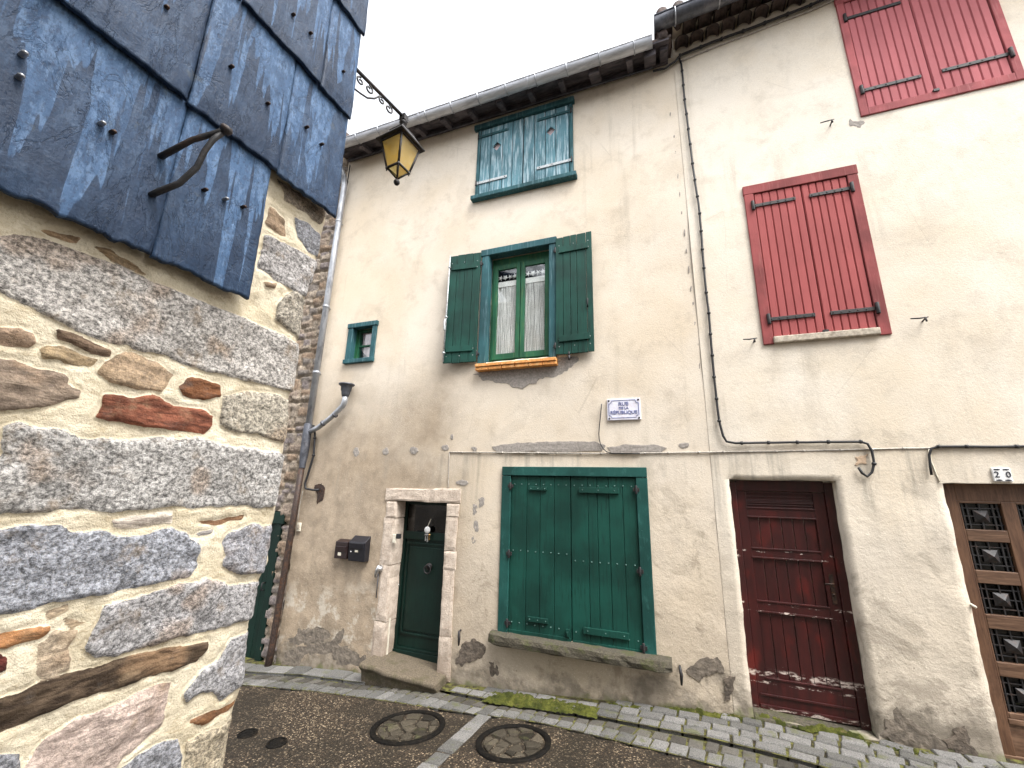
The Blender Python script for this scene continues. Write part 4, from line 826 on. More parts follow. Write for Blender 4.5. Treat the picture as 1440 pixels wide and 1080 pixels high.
# ================================================================== STONE HOUSE WITH SLATE CLADDING (left foreground)
H0 = thing('stone_house', 'granite and cream mortar house corner clad with big blue slates above', 'house', tuple(LW(.2, -1.7)))
def c2(l): return [(x/2.572, 240+y/2.572) for x, y in l]
def c3(l): return [(x/2.455, 640+y/2.455) for x, y in l]
GR, DG, YG = (.34, .325, .315), (.26, .265, .285), (.37, .335, .275)
ST = [ # outline, colour, granite speckle, relief
 (c2([(-60,240),(60,235),(200,262),(330,300),(450,345),(560,405),(700,450),(850,520),(1000,580),(1085,625),(1090,700),(1072,805),(960,775),(830,740),(700,700),(600,665),(520,645),(420,615),(300,575),(240,545),(140,500),(0,425),(-60,415)]), (.42,.395,.365), 1, 1),
 (c2([(-40,565),(60,565),(110,585),(135,620),(120,635),(40,620),(-40,605)]), (.33,.24,.17), .4, .8),
 (c2([(215,570),(290,590),(410,640),(405,660),(340,650),(230,605)]), (.17,.12,.085), .2, .8),
 (c2([(165,645),(240,640),(300,665),(360,680),(340,705),(250,695),(175,675)]), (.30,.23,.14), .3, .8),
 (c2([(400,690),(440,660),(500,655),(570,690),(630,735),(590,795),(500,795),(420,775),(370,735)]), (.40,.30,.20), .5, 1),
 (c2([(655,785),(690,755),(740,750),(800,775),(803,815),(740,830),(670,805)]), (.17,.075,.035), .15, 1.2),
 (c2([(400,815),(480,825),(560,815),(640,850),(730,865),(780,880),(775,920),(745,955),(640,935),(560,930),(450,905),(365,890)]), (.20,.075,.045), .15, 1.2),
 (c2([(-40,670),(50,680),(150,720),(250,745),(240,770),(300,800),(290,825),(180,850),(60,865),(-40,860)]), (.25,.20,.155), .25, 1.2),
 (c2([(815,815),(900,805),(1000,815),(1055,835),(1060,900),(1035,975),(940,955),(860,945),(805,920)]), (.38,.345,.28), .95, 1),
 ([(10,602),(31,598),(78,607),(117,619),(163,619),(218,617),(272,619),(330,629),(410,640),(400,680),(390,712),(318,709),(265,713),(204,715),(134,715),(81,713),(0,715),(-30,715),(-20,660),(8,640)], (.40,.385,.365), 1, 1),
 (c2([(1075,165),(1130,195),(1165,230),(1160,310),(1120,290),(1085,240)]), DG, .9, .9),
 (c2([(965,225),(1040,265),(1100,300),(1150,330),(1145,400),(1115,460),(1050,430),(990,385),(935,345),(950,290)]), GR, 1, 1),
 (c2([(1035,450),(1075,445),(1115,480),(1105,540),(1095,605),(1040,565),(1000,540),(1010,500)]), YG, 1, 1),
 (c2([(990,130),(1040,180),(1045,235),(1000,215),(970,190)]), (.30,.22,.15), .4, .8),
 (c2([(1010,30),(1090,85),(1160,130),(1205,150),(1165,185),(1120,155),(1040,105)]), (.25,.21,.165), .7, .8),
 (c2([(960,400),(1005,408),(995,425),(965,415)]), (.28,.21,.14), .3, .7),
 (c2([(365,280),(420,285),(480,330),(540,375),(500,360),(420,320)]), (.34,.26,.16), .4, .5),
 (c2([(150,210),(220,225),(290,240),(270,250),(180,230)]), (.36,.27,.17), .3, .5),
 (c3([(-60,260),(60,240),(200,240),(240,260),(330,255),(440,275),(530,270),(590,255),(650,275),(690,320),(690,380),(660,420),(560,440),(430,470),(300,495),(180,510),(100,535),(0,550),(-60,552)]), (.29,.30,.33), 1, 1.1),
 (c3([(790,280),(860,245),(945,235),(945,310),(915,405),(840,412),(780,395),(790,350),(775,310)]), (.30,.30,.32), .95, 1),
 (c3([(370,530),(440,510),(540,480),(640,450),(720,440),(800,460),(905,445),(900,500),(890,565),(800,590),(700,600),(600,630),(500,665),(410,690),(345,690),(310,660),(340,590)]), (.35,.34,.34), 1, 1.1),
 (c3([(-60,640),(80,605),(175,598),(180,610),(140,635),(60,660),(-60,690)]), (.32,.16,.07), .3, .9),
 (c3([(-60,700),(5,700),(22,715),(15,755),(-60,770)]), (.10,.025,.02), .1, .9),
 (c3([(140,660),(200,610),(270,605),(240,660),(255,700),(240,745),(160,780),(135,740)]), (.42,.35,.26), .4, .9),
 (c3([(-80,870),(0,845),(150,790),(300,750),(450,700),(600,660),(725,640),(725,665),(690,710),(560,750),(400,800),(200,870),(0,965),(-80,1000)]), (.085,.062,.042), .0, 1.0),
 (c3([(130,1020),(250,930),(380,870),(500,820),(600,785),(590,850),(560,930),(500,1000),(440,1040),(400,1100),(380,1150),(30,1150)]), (.50,.41,.36), .45, 1),
 (c3([(640,830),(700,760),(760,700),(800,645),(878,625),(872,700),(845,790),(770,840),(740,810),(690,830),(645,850)]), (.31,.305,.31), .95, 1.1),
 (c3([(660,920),(720,895),(822,853),(822,870),(740,910),(680,930)]), (.24,.12,.055), .2, .8),
 (c3([(641,1010),(700,970),(780,940),(825,912),(822,1000),(805,1150),(620,1150)]), (.42,.36,.26), .9, .8),
 (c3([(430,1085),(500,1040),(570,1000),(615,995),(612,1150),(420,1150)]), DG, .9, 1),
 (c3([(-60,1040),(60,1040),(60,1150),(-60,1150)]), DG, .9, 1),
 (c3([(395,215),(520,205),(605,205),(590,235),(480,240),(400,235)]), (.60,.55,.48), .2, .6),
 (c3([(700,232),(845,215),(840,225),(760,240)]), (.24,.14,.08), .2, .6),
 (c3([(690,275),(745,262),(740,272),(695,282)]), (.25,.24,.23), .4, .6),
 (c3([(165,550),(235,525),(240,545),(180,568)]), (.38,.31,.22), .3, .6),
 (c3([(235,570),(300,575),(260,590)]), (.36,.29,.20), .3, .6),
]
polys = [([LP(*p, .99) for p in o], c, g, rl) for o, c, g, rl in ST]
rng = np.random.RandomState(11)
tb = [(min(a for a, b in P[0]), max(a for a, b in P[0]), min(b for a, b in P[0]), max(b for a, b in P[0])) for P in polys]
zz = -2.2
while zz < 1.15:                                                        # masonry outside the photograph
    h_ = rng.uniform(.10, .22); xx = -1.7
    while xx < .75:
        w_ = rng.uniform(.18, .5); a0, a1, b0, b1 = xx+.02, xx+w_-.02, zz+.015, zz+h_-.015
        if a1 < .12 or b1 < -.66 or (a1 < .15):
            if not any(a0 < t[1] and a1 > t[0] and b0 < t[3] and b1 > t[2] for t in tb):
                col = [GR, DG, YG, (.36,.27,.18), (.24,.12,.07)][rng.choice(5, p=[.35, .2, .2, .15, .1])]
                polys.append(([(a0, b0+.01), (a0+.02, b0), (a1-.02, b0), (a1, b0+.02), (a1, b1-.01), (a1-.03, b1), (a0+.03, b1), (a0, b1-.02)], col, 1 if col in (GR, DG, YG) else .4, 1))
        xx += w_
    zz += h_
def offview(s, z):
    p = LW(s, z, 0, .99); f = p.dot(AX[2]); return f < .05 or 720+FPX*p.dot(AX[0])/f < -12 or 540-FPX*p.dot(AX[1])/f > 1095
zz = -2.15
while zz < .42:                                                         # smaller fillers round the surveyed stones
    h_ = rng.uniform(.06, .13); xx = -1.6
    while xx < .6:
        w_ = rng.uniform(.10, .26); a0, a1, b0, b1 = xx+.015, xx+w_-.015, zz+.012, zz+h_-.012
        tb2 = [(min(a for a, b in P[0]), max(a for a, b in P[0]), min(b for a, b in P[0]), max(b for a, b in P[0])) for P in polys]
        if offview(a1, b0) and offview(a1, b1) and offview(a0, b1) and not any(a0-.012 < t[1] and a1+.012 > t[0] and b0-.012 < t[3] and b1+.012 > t[2] for t in tb2):
            col = [GR, DG, YG, (.36,.27,.18), (.24,.12,.07)][rng.choice(5)]
            polys.append(([(a0, b0+.02), (a0+.03, b0), (a1-.02, b0), (a1, b0+.03), (a1, b1-.02), (a1-.04, b1), (a0+.03, b1), (a0, b1-.02)], col, 1 if col in (GR, DG, YG) else .4, 1))
        xx += w_
    zz += h_
EDGE = [LP(*p, .99) for p in ((474,262),(468,300),(449,380),(432,430),(424,500),(414,560),(408,610),(402,680),(395,712),(386,790),(369,826),(364,850),(358,892),(351,960),(336,1000),(325,1080))]
EDGE.sort(key=lambda t: t[1]); EZ = np.array([t[1] for t in EDGE]); ES = np.array([t[0] for t in EDGE])
uu = np.concatenate([np.linspace(-1.7, .10, 70, endpoint=False), np.linspace(.10, .83, 215)]); vv = np.concatenate([np.linspace(-2.3, -.66, 70, endpoint=False), np.linspace(-.66, 1.0, 385), np.linspace(1.03, 1.3, 8)])
gu, gv = np.meshgrid(uu, vv); ed = np.interp(gv, EZ, ES)+fbm(gv*14, gv*0, 3, 5)*.006
gs = np.where(gu > 0, gu*ed/.83, gu)
ws = gs+fbm(gs*34, gv*34, 4, 1)*.0075+fbm(gs*9, gv*9, 2, 4)*.006; wv = gv+fbm(gs*34, gv*34, 4, 3)*.0075+fbm(gs*9, gv*9, 2, 8)*.006
sd = np.full(gs.shape, -9.0); sid = np.zeros(gs.shape, int)
for i, (P, c, g, rl) in enumerate(polys):
    P = np.array(P); lo = P.min(0)-.04; hi = P.max(0)+.04
    msk = (ws > lo[0]) & (ws < hi[0]) & (wv > lo[1]) & (wv < hi[1])
    if not msk.any(): continue
    x, z = ws[msk], wv[msk]; dist = np.full(x.shape, 9.0); ins = np.zeros(x.shape, bool)
    for (ax, az), (bx_, bz) in zip(P, np.roll(P, -1, 0)):
        dx, dz = bx_-ax, bz-az; t = np.clip(((x-ax)*dx+(z-az)*dz)/(dx*dx+dz*dz+1e-12), 0, 1)
        dist = np.minimum(dist, np.hypot(x-ax-t*dx, z-az-t*dz))
        cr = ((az > z) != (bz > z)); xi = ax+(z-az)/(bz-az+1e-12)*dx; ins ^= cr & (x < xi)
    q = np.where(ins, dist, -dist); old = sd[msk]; b_ = q > old
    sd[msk] = np.where(b_, q, old); tmp = sid[msk]; tmp[b_] = i; sid[msk] = tmp
rl = np.array([p[3] for p in polys])[sid]; gr = np.array([p[2] for p in polys])[sid]; cl = np.array([p[1] for p in polys])[sid]
sd = sd+.0035; inn = np.clip(sd/.0075+.3, 0, 1); inn = inn*inn*(3-2*inn)
rockn = fbm(gs*26, gv*30, 5, 12)*.0075+fbm(gs*7, gv*8, 2, 15)*.006+np.abs(fbm(gs*12, gv*38, 4, 17))*-.006*(1-gr)
tilt = rng.uniform(-.012, .012, (len(polys), 2)); cen = np.array([np.mean(p[0], 0) for p in polys])
tl = (tilt[sid, 0]*(gs-cen[sid, 0])+tilt[sid, 1]*(gv-cen[sid, 1]))*2
near = np.clip(1+sd/.05, 0, 1)
mort = fbm(gs*11, gv*15, 4, 22)*.006+fbm(gs*55, gv*70, 3, 25)*.0016+.004*near
hh = mort*(1-inn)+inn*(.0095*rl+rockn+tl)
hh -= np.exp(-(sd/.004)**2)*.0035
fe = (ed-gs); hh -= np.where(fe < .03, .018*(1-fe/.03)**2, 0)
col_ = cl.copy(); cv = fbm(gs*8, gv*8, 3, 33)[..., None]; col_ = col_*1.1*(1+.25*cv)
rusty = np.clip(fbm(gs*10, gv*10, 4, 44)-.28, 0, .2)[..., None]*2.2; col_ = col_*(1-rusty)+np.array((.33, .21, .12))*rusty
mb = MB(); N = gs.size; base = np.array(DL)[None]*gs.reshape(-1, 1)+np.array(NL)[None]*(hh.reshape(-1, 1)-1.0); base[:, 2] = gv.reshape(-1)
W = len(uu); Hn = len(vv)
j, i = np.meshgrid(np.arange(Hn-1), np.arange(W-1), indexing='ij'); a = (j*W+i).ravel()
mb.add(base, np.stack([a, a+1, a+W+1, a+W], -1).tolist(), 0, True)
ENDD = Vector((-.985, .17, 0)).normalized(); o = len(mb.v); vs = []
for j in range(Hn):
    p = Vector(base[j*W+W-1])
    for k in range(1, 13):
        t = k*.06 if k < 12 else 3.0
        vs.append(p+ENDD*t+Vector((.17, .985, 0))*(.012*n1(t*9, float(vv[j])*9, 3)))
fs = []
for j in range(Hn-1):
    for k in range(12):
        g_ = lambda jj, kk: (jj*W+W-1) if kk == 0 else o+jj*12+kk-1
        fs.append((g_(j, k), g_(j, k+1), g_(j+1, k+1), g_(j+1, k)))
mb.add(vs, [[q-o for q in f] for f in fs], 0, True)
n0 = len(mb.v)
# plain upper masonry behind the slates and the far sides
P0, P1 = LW(-1.7, 0, -.004), LW(.80, 0, -.02); 
for z0, z1 in ((1.28, 4.6),): mb.hexa([tuple(P0)[:2]+(z0,), tuple(P1)[:2]+(z0,), tuple(P1+ENDD*3)[:2]+(z0,), tuple(P0+ENDD*3)[:2]+(z0,), tuple(P0)[:2]+(z1,), tuple(P1)[:2]+(z1,), tuple(P1+ENDD*3)[:2]+(z1,), tuple(P0+ENDD*3)[:2]+(z1,)])
def padd(arr, fill): return np.concatenate([arr, np.tile(fill, (len(mb.v)-N,)+(1,)*(arr.ndim-1))])
at = {'scol': ('FLOAT_COLOR', padd(np.c_[col_.reshape(-1, 3), np.ones(N)], np.array((.36, .33, .29, 1))[None])),
      'mask': ('FLOAT', padd(inn.ravel(), np.array([.6]))), 'gran': ('FLOAT', padd(gr.ravel(), np.array([1.])))}
mb.build('wall', [STONEW], H0, attrs=at, fixn=False)
# slates
mb = MB(); rh = []; rn = []
def slate(s0, s1, z0, z1, seed, rag_=.006, step=.007, lift=.0, far=False, slant=0.0):
    step = .03 if far else step; nu = max(4, int((s1-s0)/step)); nv = max(6, int((z1-z0)/step)); r = random.Random(seed); rv = r.random(); tw = r.uniform(-.004, .004)
    u = np.linspace(0, 1, nu+1); v = np.linspace(0, 1, nv+1); U, Vv = np.meshgrid(u, v)
    S = s0+(s1-s0)*U; Z = z0+(z1-z0)*Vv
    eb = fbm(S[0]*55, S[0]*0+seed, 5, seed)*rag_*1.1+np.minimum(0, fbm(S[0]*11, S[0]*0+seed, 3, seed+5)+.15)*-rag_*1.2
    Z = Z+eb[None]*np.clip(1-Vv*8, 0, 1)
    el = fbm(Z*16, Z*0+seed+.3, 3, seed+1)*.0022; S = S+el*np.where(U < .5, np.clip(1-U*14, 0, 1), np.clip(1-(1-U)*14, 0, 1))
    S = S+slant*(Z-z1)
    out = .044-.018*Vv+lift+tw*(U-.5)
    rel = fbm(S*9, Z*3.5, 3, seed+2)*.0016+np.round(fbm(S*12+4, Z*5, 4, seed+6)*6)/6*.0022+fbm(S*60, Z*24, 3, seed+8)*.0009
    rel = rel-np.clip(.10-Vv, 0, .10)*.05*np.clip(fbm(S*20, Z*0, 2, seed+7)+.5, 0, 1)-np.exp(-np.minimum(U, 1-U)*(s1-s0)/.004)*.003
    hh = out+rel
    S = S*.958; Z = Z*.958
    top = [LW(float(S[j, i]), float(Z[j, i]), float(hh[j, i])) for j in range(nv+1) for i in range(nu+1)]
    bot = [LW(float(S[j, i]), float(Z[j, i]), float(out[j, i])-.012+.002*n1(float(S[j, i])*40, seed)) for j in range(nv+1) for i in range(nu+1)]
    n = len(top); Wd = nu+1; fs = [(j*Wd+i, j*Wd+i+1, (j+1)*Wd+i+1, (j+1)*Wd+i) for j in range(nv) for i in range(nu)]
    rim = list(range(Wd))+[j*Wd+nu for j in range(1, nv+1)]+[nv*Wd+i for i in range(nu-1, -1, -1)]+[j*Wd for j in range(nv-1, 0, -1)]
    rb = sorted(set(rim)); mp = {q: n+k for k, q in enumerate(rb)}
    fs += [(rim[k], mp[rim[k]], mp[rim[(k+1) % len(rim)]], rim[(k+1) % len(rim)]) for k in range(len(rim))]
    fs.append(tuple(mp[q] for q in rim)[::-1])
    mb.add(top+[bot[q] for q in rb], fs, 0, False)
    for k_ in range(len(fs)): mb.sm[-1-k_] = k_ >= len(rim)+1
    hv = (Vv*(z1-z0)).ravel().tolist(); rh.extend(hv+[hv[q] for q in rb]); rn.extend([rv]*(n+len(rb)))
slate(-.02, .4085, .455, .885, 1, .008); slate(.4105, .622, .452, .885, 2, .006)
slate(-.30, -.024, .455, .885, 3)
slate(.135, .398, .850, 1.285, 4, .005, lift=.004); slate(.4015, .632, .846, 1.285, 5, .005); slate(.6345, .846, .842, 1.285, 6, .006)
slate(-.15, .131, .850, 1.285, 14)
slate(.24, .455, 1.243, 1.67, 7, .005); slate(.459, .712, 1.243, 1.67, 8, .005); slate(.7145, .848, 1.240, 1.67, 9, .005); slate(-.06, .236, 1.243, 1.67, 15)
slate(.30, .575, 1.632, 2.06, 10, .004); slate(.578, .851, 1.632, 2.06, 11, .004); slate(.0, .296, 1.632, 2.06, 16)
q = 20
for row in range(8):
    z0 = .455+.393*row; x = -1.7+(row % 2)*.13
    lim_ = (-.303, -.153, -.063, -.003)[row] if row < 4 else .85
    while x < lim_-.06:
        x1 = min(x+.27, lim_); x1 = lim_ if lim_-x1 < .08 else x1
        slate(x, x1-.003, z0, z0+.43, q, far=True); q += 1; x = x1
sl = mb.build('slate_cladding', [SLATE], H0, attrs={'rowh': ('FLOAT', rh), 'rnd': ('FLOAT', rn)}, fixn=False)
def nail(x, y, shiny):
    s, z = LP(x, y, .960); LH = .040; mb = MB(); r = .0042; n = 8; ring = lambda rr, h: [LW(s+rr*math.cos(2*math.pi*k/n)*1.15, z+rr*math.sin(2*math.pi*k/n)*.8, LH+h) for k in range(n)]
    vs = ring(r, -.016)+ring(r, .006)+ring(r*.6, .0095); mb.add(vs, [(k, (k+1) % n, n+(k+1) % n, n+k) for k in range(n)]+[(n+k, n+(k+1) % n, 2*n+(k+1) % n, 2*n+k) for k in range(n)]+[tuple(2*n+k for k in range(n))], 0, True)
    mb.build('nail', [ZINC if shiny else RUSTY], sl)
for x, y, k in ((33, 76, 1), (28, 108, 1), (158, 186, 0), (233, 11, 0), (288, 267, 0), (342, 291, 0), (325, 94, 0), (376, 146, 0), (431, 179, 0), (452, 203, 0), (412, 21, 0), (436, 47, 0), (482, 101, 0), (143, 174, 1), (317, 280, 1)): nail(x, y, k)
mb = MB(); T0, T1 = LW(-1.75, 0, .12), LW(.9, 0, .12)
mb.hexa([tuple(T0)[:2]+(4.62,), tuple(T1)[:2]+(4.62,), tuple(T1+ENDD*3.3)[:2]+(5.4,), tuple(T0+ENDD*3.3)[:2]+(5.4,), tuple(T0)[:2]+(4.70,), tuple(T1)[:2]+(4.70,), tuple(T1+ENDD*3.3)[:2]+(5.5,), tuple(T0+ENDD*3.3)[:2]+(5.5,)]); mb.build('roof', [SLATE], H0)
# forged hook on the slates
mb = MB(); a_ = LW(*LP(232, 218, .955), .045-.02); b_ = LW(*LP(216, 273, .955), .045-.02); tip = LW(*LP(319, 183, .86), .14)
def W3(px, d): return LW(*LP(px[0], px[1], d), 1-d)
mb.tube([a_-NL*.02, W3((236, 215), .94), W3((270, 197), .905), W3((308, 186), .868), W3((320, 181), .858)], [.009, .0085, .0075, .0085, .010], 8, 0, True, .75)
mb.tube([b_-NL*.02, W3((222, 270), .94), W3((252, 258), .915), W3((277, 235), .893), W3((288, 212), .880), W3((300, 196), .872), W3((316, 185), .862)], [.008, .0085, .0080, .0078, .0075, .0075, .007], 8, 0, True, .75)
mb.tube([W3((314, 186), .864), W3((319, 181), .856), W3((321, 178), .853)], [.010, .0125, .009], 10)
hk = mb.build('wall_hook', [IRON]); tag(hk, 'dark forged iron hook sticking out of the blue slates', 'hook')
# ================================================================== DRAINPIPE
def W(px, py, off): x, z = F(px, py, off); return Vector((x, D-off, z))
dp = thing('drainpipe', 'zinc drainpipe with dark iron foot and a branch from a small funnel', 'pipe', (-5.25, 4.9, -2.4))
mb = MB(); mb.tube([(-5.22, 4.57, 5.80), (-5.22, 4.60, 5.70), (-5.225, 4.86, 5.45), (-5.23, 4.90, 5.32), (-5.235, 4.90, 4.0), (-5.24, 4.90, .80)], .050, 14)
pp = mb.build('zinc_pipe', [ZINC], dp)
for z in (4.55, 2.9, 1.75): m_ = MB(); m_.lathe((-5.235, 4.90, z), [(.051, -.02), (.057, -.018), (.057, .018), (.051, .02)], 14); m_.tube([(-5.235, 4.95, z), (-5.235, 5.0, z)], .01, 6); m_.build('pipe_clip', [ZINC], dp)
mb = MB(); mb.lathe((-5.245, 4.90, 0), [(.052, .92), (.062, .90), (.064, .60), (.060, .42), (.046, .30), (.046, .24)], 14); mb.build('collector', [ZINCD], dp)
mb = MB(); mb.tube([(-5.25, 4.90, .32), (-5.27, 4.90, -.6), (-5.31, 4.90, -2.2), (-5.32, 4.88, -2.55)], [.043, .043, .046, .05], 12); mb.build('iron_pipe', [RUSTY], dp)
mb = MB(); cx, cy, cz = -4.55, 4.86, 1.50
mb.lathe((cx, cy, cz), [(.060, -.005), (.105, 0), (.118, .005), (.118, -.012), (.105, -.022), (.082, -.04), (.076, -.10), (.066, -.115), (.062, -.15), (.05, -.19), (.042, -.20)], 18); mb.build('funnel', [ZINCD], dp)
mb = MB(); mb.tube([(cx, cy, cz-.19), (cx, cy, cz-.27), (cx-.03, cy+.005, cz-.34), (-4.80, 4.88, .99), (-5.05, 4.90, .845), (-5.22, 4.90, .78)], [.042, .042, .042, .038, .038, .036], 12); bp = mb.build('branch_pipe', [ZINC], dp)
m_ = MB()
for x, z in ((-4.72, 1.035), (-4.93, .912)): m_.tube([(x-.012, 4.88, z-.007), (x+.012, 4.88, z+.007)], .046, 12)
m_.build('pipe_joint', [ZINCD], bp)
# ================================================================== CABLES
def cable(name, label, pts, r, mat, clips=(), clipmat=None, sag=0.004, cat='cable'):
    full = []
    for p, q in zip(pts, pts[1:]):
        p, q = Vector(p), Vector(q); n = max(1, int((q-p).length/.06))
        for k in range(n):
            t = k/n; c = p.lerp(q, t); full.append(c+Vector((n1(c.z*4+c.x*3, 1)*sag, n1(c.z*3+c.x*5, 2)*sag*.5, n1(c.x*4+c.z, 3)*sag)))
    full.append(Vector(pts[-1])); mb = MB(); mb.tube(full, r, 6)
    for c in clips:
        i = min(len(full)-2, int(c*(len(full)-1))); t = (full[i+1]-full[i]).normalized(); mb.tube([full[i]-t*.012, full[i]+t*.012], r*1.55, 6)
    return tag(mb.build(name, [mat]), label, cat)
def PX(l, off): return [W(x, y, off) for x, y in l]
cable('cable', 'long black cable dropping from the eaves and ending over the maroon door', PX([(955, 82), (958, 90), (964, 150), (974, 230), (984, 300), (991, 390), (998, 455), (1004, 530), (1011, 592), (1017, 613), (1022, 621), (1034, 623), (1100, 622), (1210, 621), (1220, 624), (1226, 634), (1229, 652), (1226, 664), (1219, 670), (1212, 665), (1207, 657)], .035), .0125, CABLE, np.linspace(.03, .97, 26))
cable('eaves_cable', 'bundle of dark cables clipped under the tile cornice of the red shuttered house', PX([(918, 100), (935, 96), (950, 86), (956, 78), (1000, 60), (1060, 38), (1140, 7), (1240, -38), (1400, -110)], .05), .017, CABLE, np.linspace(.1, .95, 14))
cable('eaves_cable', 'lower thin grey cable running beside the dark bundle under the tile cornice', PX([(958, 86), (1002, 68), (1062, 45), (1142, 14), (1242, -31), (1400, -100)], .02), .010, CABLEG, np.linspace(.1, .95, 8))
cable('eaves_cable', 'slim dark cable clipped along the wall under the wooden eaves', [(-5.2, 4.93, 5.885), (-3.5, 4.93, 5.885), (-1.5, 4.93, 5.875), (.15, 4.93, 5.86)], .014, ZINCD, np.linspace(.05, .95, 13))
cable('cable', 'thin pale cable running straight across both fronts above the ground floor', PX([(632, 636), (700, 636.5), (860, 638), (1000, 636), (1120, 634), (1215, 632), (1330, 630), (1460, 629)], .012), .0075, CABLEG, np.linspace(.04, .98, 22))
cable('cable', 'thin pale wire going down from the cable to the door lintel corner', PX([(632, 637), (631, 660), (630, 690)], .012), .005, CABLEG)
cable('cable', 'black cable on the right front that ends in a hook over the brown door', PX([(1460, 627), (1400, 628), (1320, 628), (1310, 631), (1307, 640), (1308, 655), (1310, 668)], .03), .011, CABLE, (.2, .5, .75))
cable('cable', 'pale wire slanting down to the top corner of the brown door', PX([(1306, 632), (1310, 650), (1317, 668), (1321, 678)], .012), .006, WHITEP)
cable('cable', 'thin dark wire hanging left of the street name plate and curving into the pale cable', PX([(846, 568), (844, 590), (842, 610), (842.5, 618), (844.5, 625), (848, 631), (853, 635.3), (860, 637.5), (900, 637.5)], .025), .0062, CABLE)
cable('cable', 'loose black cable hanging beside the drainpipe and turning into a hole in the plaster', PX([(441, 598), (443, 610), (441, 640), (433, 668), (429, 680), (430, 687), (440, 689), (448, 689)], .045), .016, CABLE, (.2, .4))
cable('cable', 'thin dark cable running down the upper drainpipe from the eaves', PX([(492, 232), (488, 260), (482, 285), (478, 300), (464, 400), (448, 500), (438, 590)], .03), .010, CABLE, np.linspace(.08, .95, 9), sag=.012)
cable('cable', 'very thin pale bell wire leading down to the cream bell push', PX([(426, 690), (421, 712), (419, 732)], .012), .004, CABLEG)
# ================================================================== SMALL THINGS ON THE WALL
bp_ = thing('bell_push', 'small cream bell push on the plaster beside the drainpipe', 'bell push', (-4.93, 5.0, -.62))
x, z = F(420, 741, .02); mb = MB(); mb.box(x-.035, x+.035, 4.975, 5.0, z-.06, z+.06); mb.build('plate', [WHITEP], bp_, .006); m_ = MB(); m_.box(x-.018, x+.018, 4.968, 4.976, z-.03, z+.035); m_.build('button', [PALEST], bp_, .004)
x, z = F(556, 757, .02); bb = thing('bell_push', 'small white bell push on the stone jamb with a black box on its right', 'bell push', (x, 4.96, z))
mb = MB(); mb.box(x-.022, x+.022, 4.945, 4.975, z-.055, z+.055); mb.build('plate', [WHITEP], bb, .005); m_ = MB(); m_.box(x+.028, x+.085, 4.95, 4.99, z+.0, z+.06); m_.build('button', [CABLE], bb, .004)
x, z = F(533, 800, .05); fx = thing('tap', 'small dull metal fitting fixed to the left edge of the stone door surround', 'tap', (x, 4.95, z))
mb = MB(); mb.lathe((x, 4.97, z), [(.045, .02), (.045, 0), (.03, -.02), (.022, -.05), (0, -.055)], 12, 'y'); mb.build('flange', [CHROME], fx)
mb = MB(); mb.tube([(x+.01, 4.93, z+.05), (x, 4.92, z), (x-.02, 4.92, z-.06), (x-.025, 4.93, z-.10)], [.018, .026, .022, .016], 8); mb.build('spout', [CHROME], fx)
mb = MB(); mb.tube([(x-.02, 4.975, z-.06), (x-.018, 4.972, z-.36)], .006, 6); mb.build('pipe', [ZINCD], fx)
def mailbox(name, label, x0, x1, z0, z1, ya, mat, lid):
    t = thing(name, label, 'mailbox', ((x0+x1)/2, 5, z0), 'mailboxes beside the green door'); mb = MB()
    if lid: mb.hexa([(x0, ya+.02, z0), (x1, ya+.02, z0), (x1, 4.995, z0), (x0, 4.995, z0), (x0, ya, z1-.08), (x1, ya, z1-.08), (x1, 4.995, z1), (x0, 4.995, z1)])
    else: mb.hexa([(x0, ya, z0), (x1, ya, z0), (x1, 4.995, z0), (x0, 4.995, z0), (x0, ya, z1-.03), (x1, ya, z1-.03), (x1, 4.995, z1), (x0, 4.995, z1)])
    mb.build('body', [mat], t, .008)
    m_ = MB(); k = .02 if lid else 0
    m_.hexa([(x0+.02, ya-.008+k*.25, z1-.16), (x1-.02, ya-.008+k*.25, z1-.16), (x1-.02, ya+.01, z1-.16), (x0+.02, ya+.01, z1-.16), (x0+.02, ya-.012, z1-.09), (x1-.02, ya-.012, z1-.09), (x1-.02, ya+.01, z1-.09), (x0+.02, ya+.01, z1-.09)]); m_.build('flap', [mat], t, .004)
    m_ = MB(); cx = x0+(x1-x0)*(.5 if lid else .42); zz = z0+(.14 if lid else .06); m_.box(cx-.028, cx+.028, ya-.002+k*.5, ya+.02, zz-.022, zz+.022); m_.build('name_plate', [WHITEP], t, .003)
    m_ = MB(); m_.lathe((x0+.045, ya+.003+k*.4, z0+.12), [(.010, 0), (.008, -.008), (0, -.009)], 8, 'y'); m_.build('lock', [CHROME], t)
mailbox('mailbox', 'smaller brownish black mailbox with flat front, left of its darker twin', -4.43, -4.215, -.985, -.735, 4.90, BROWNBOX, False)
mailbox('mailbox', 'larger black mailbox with sloping lid, nearer the green door', -4.185, -3.91, -1.0, -.675, 4.88, BLACKBOX, True)
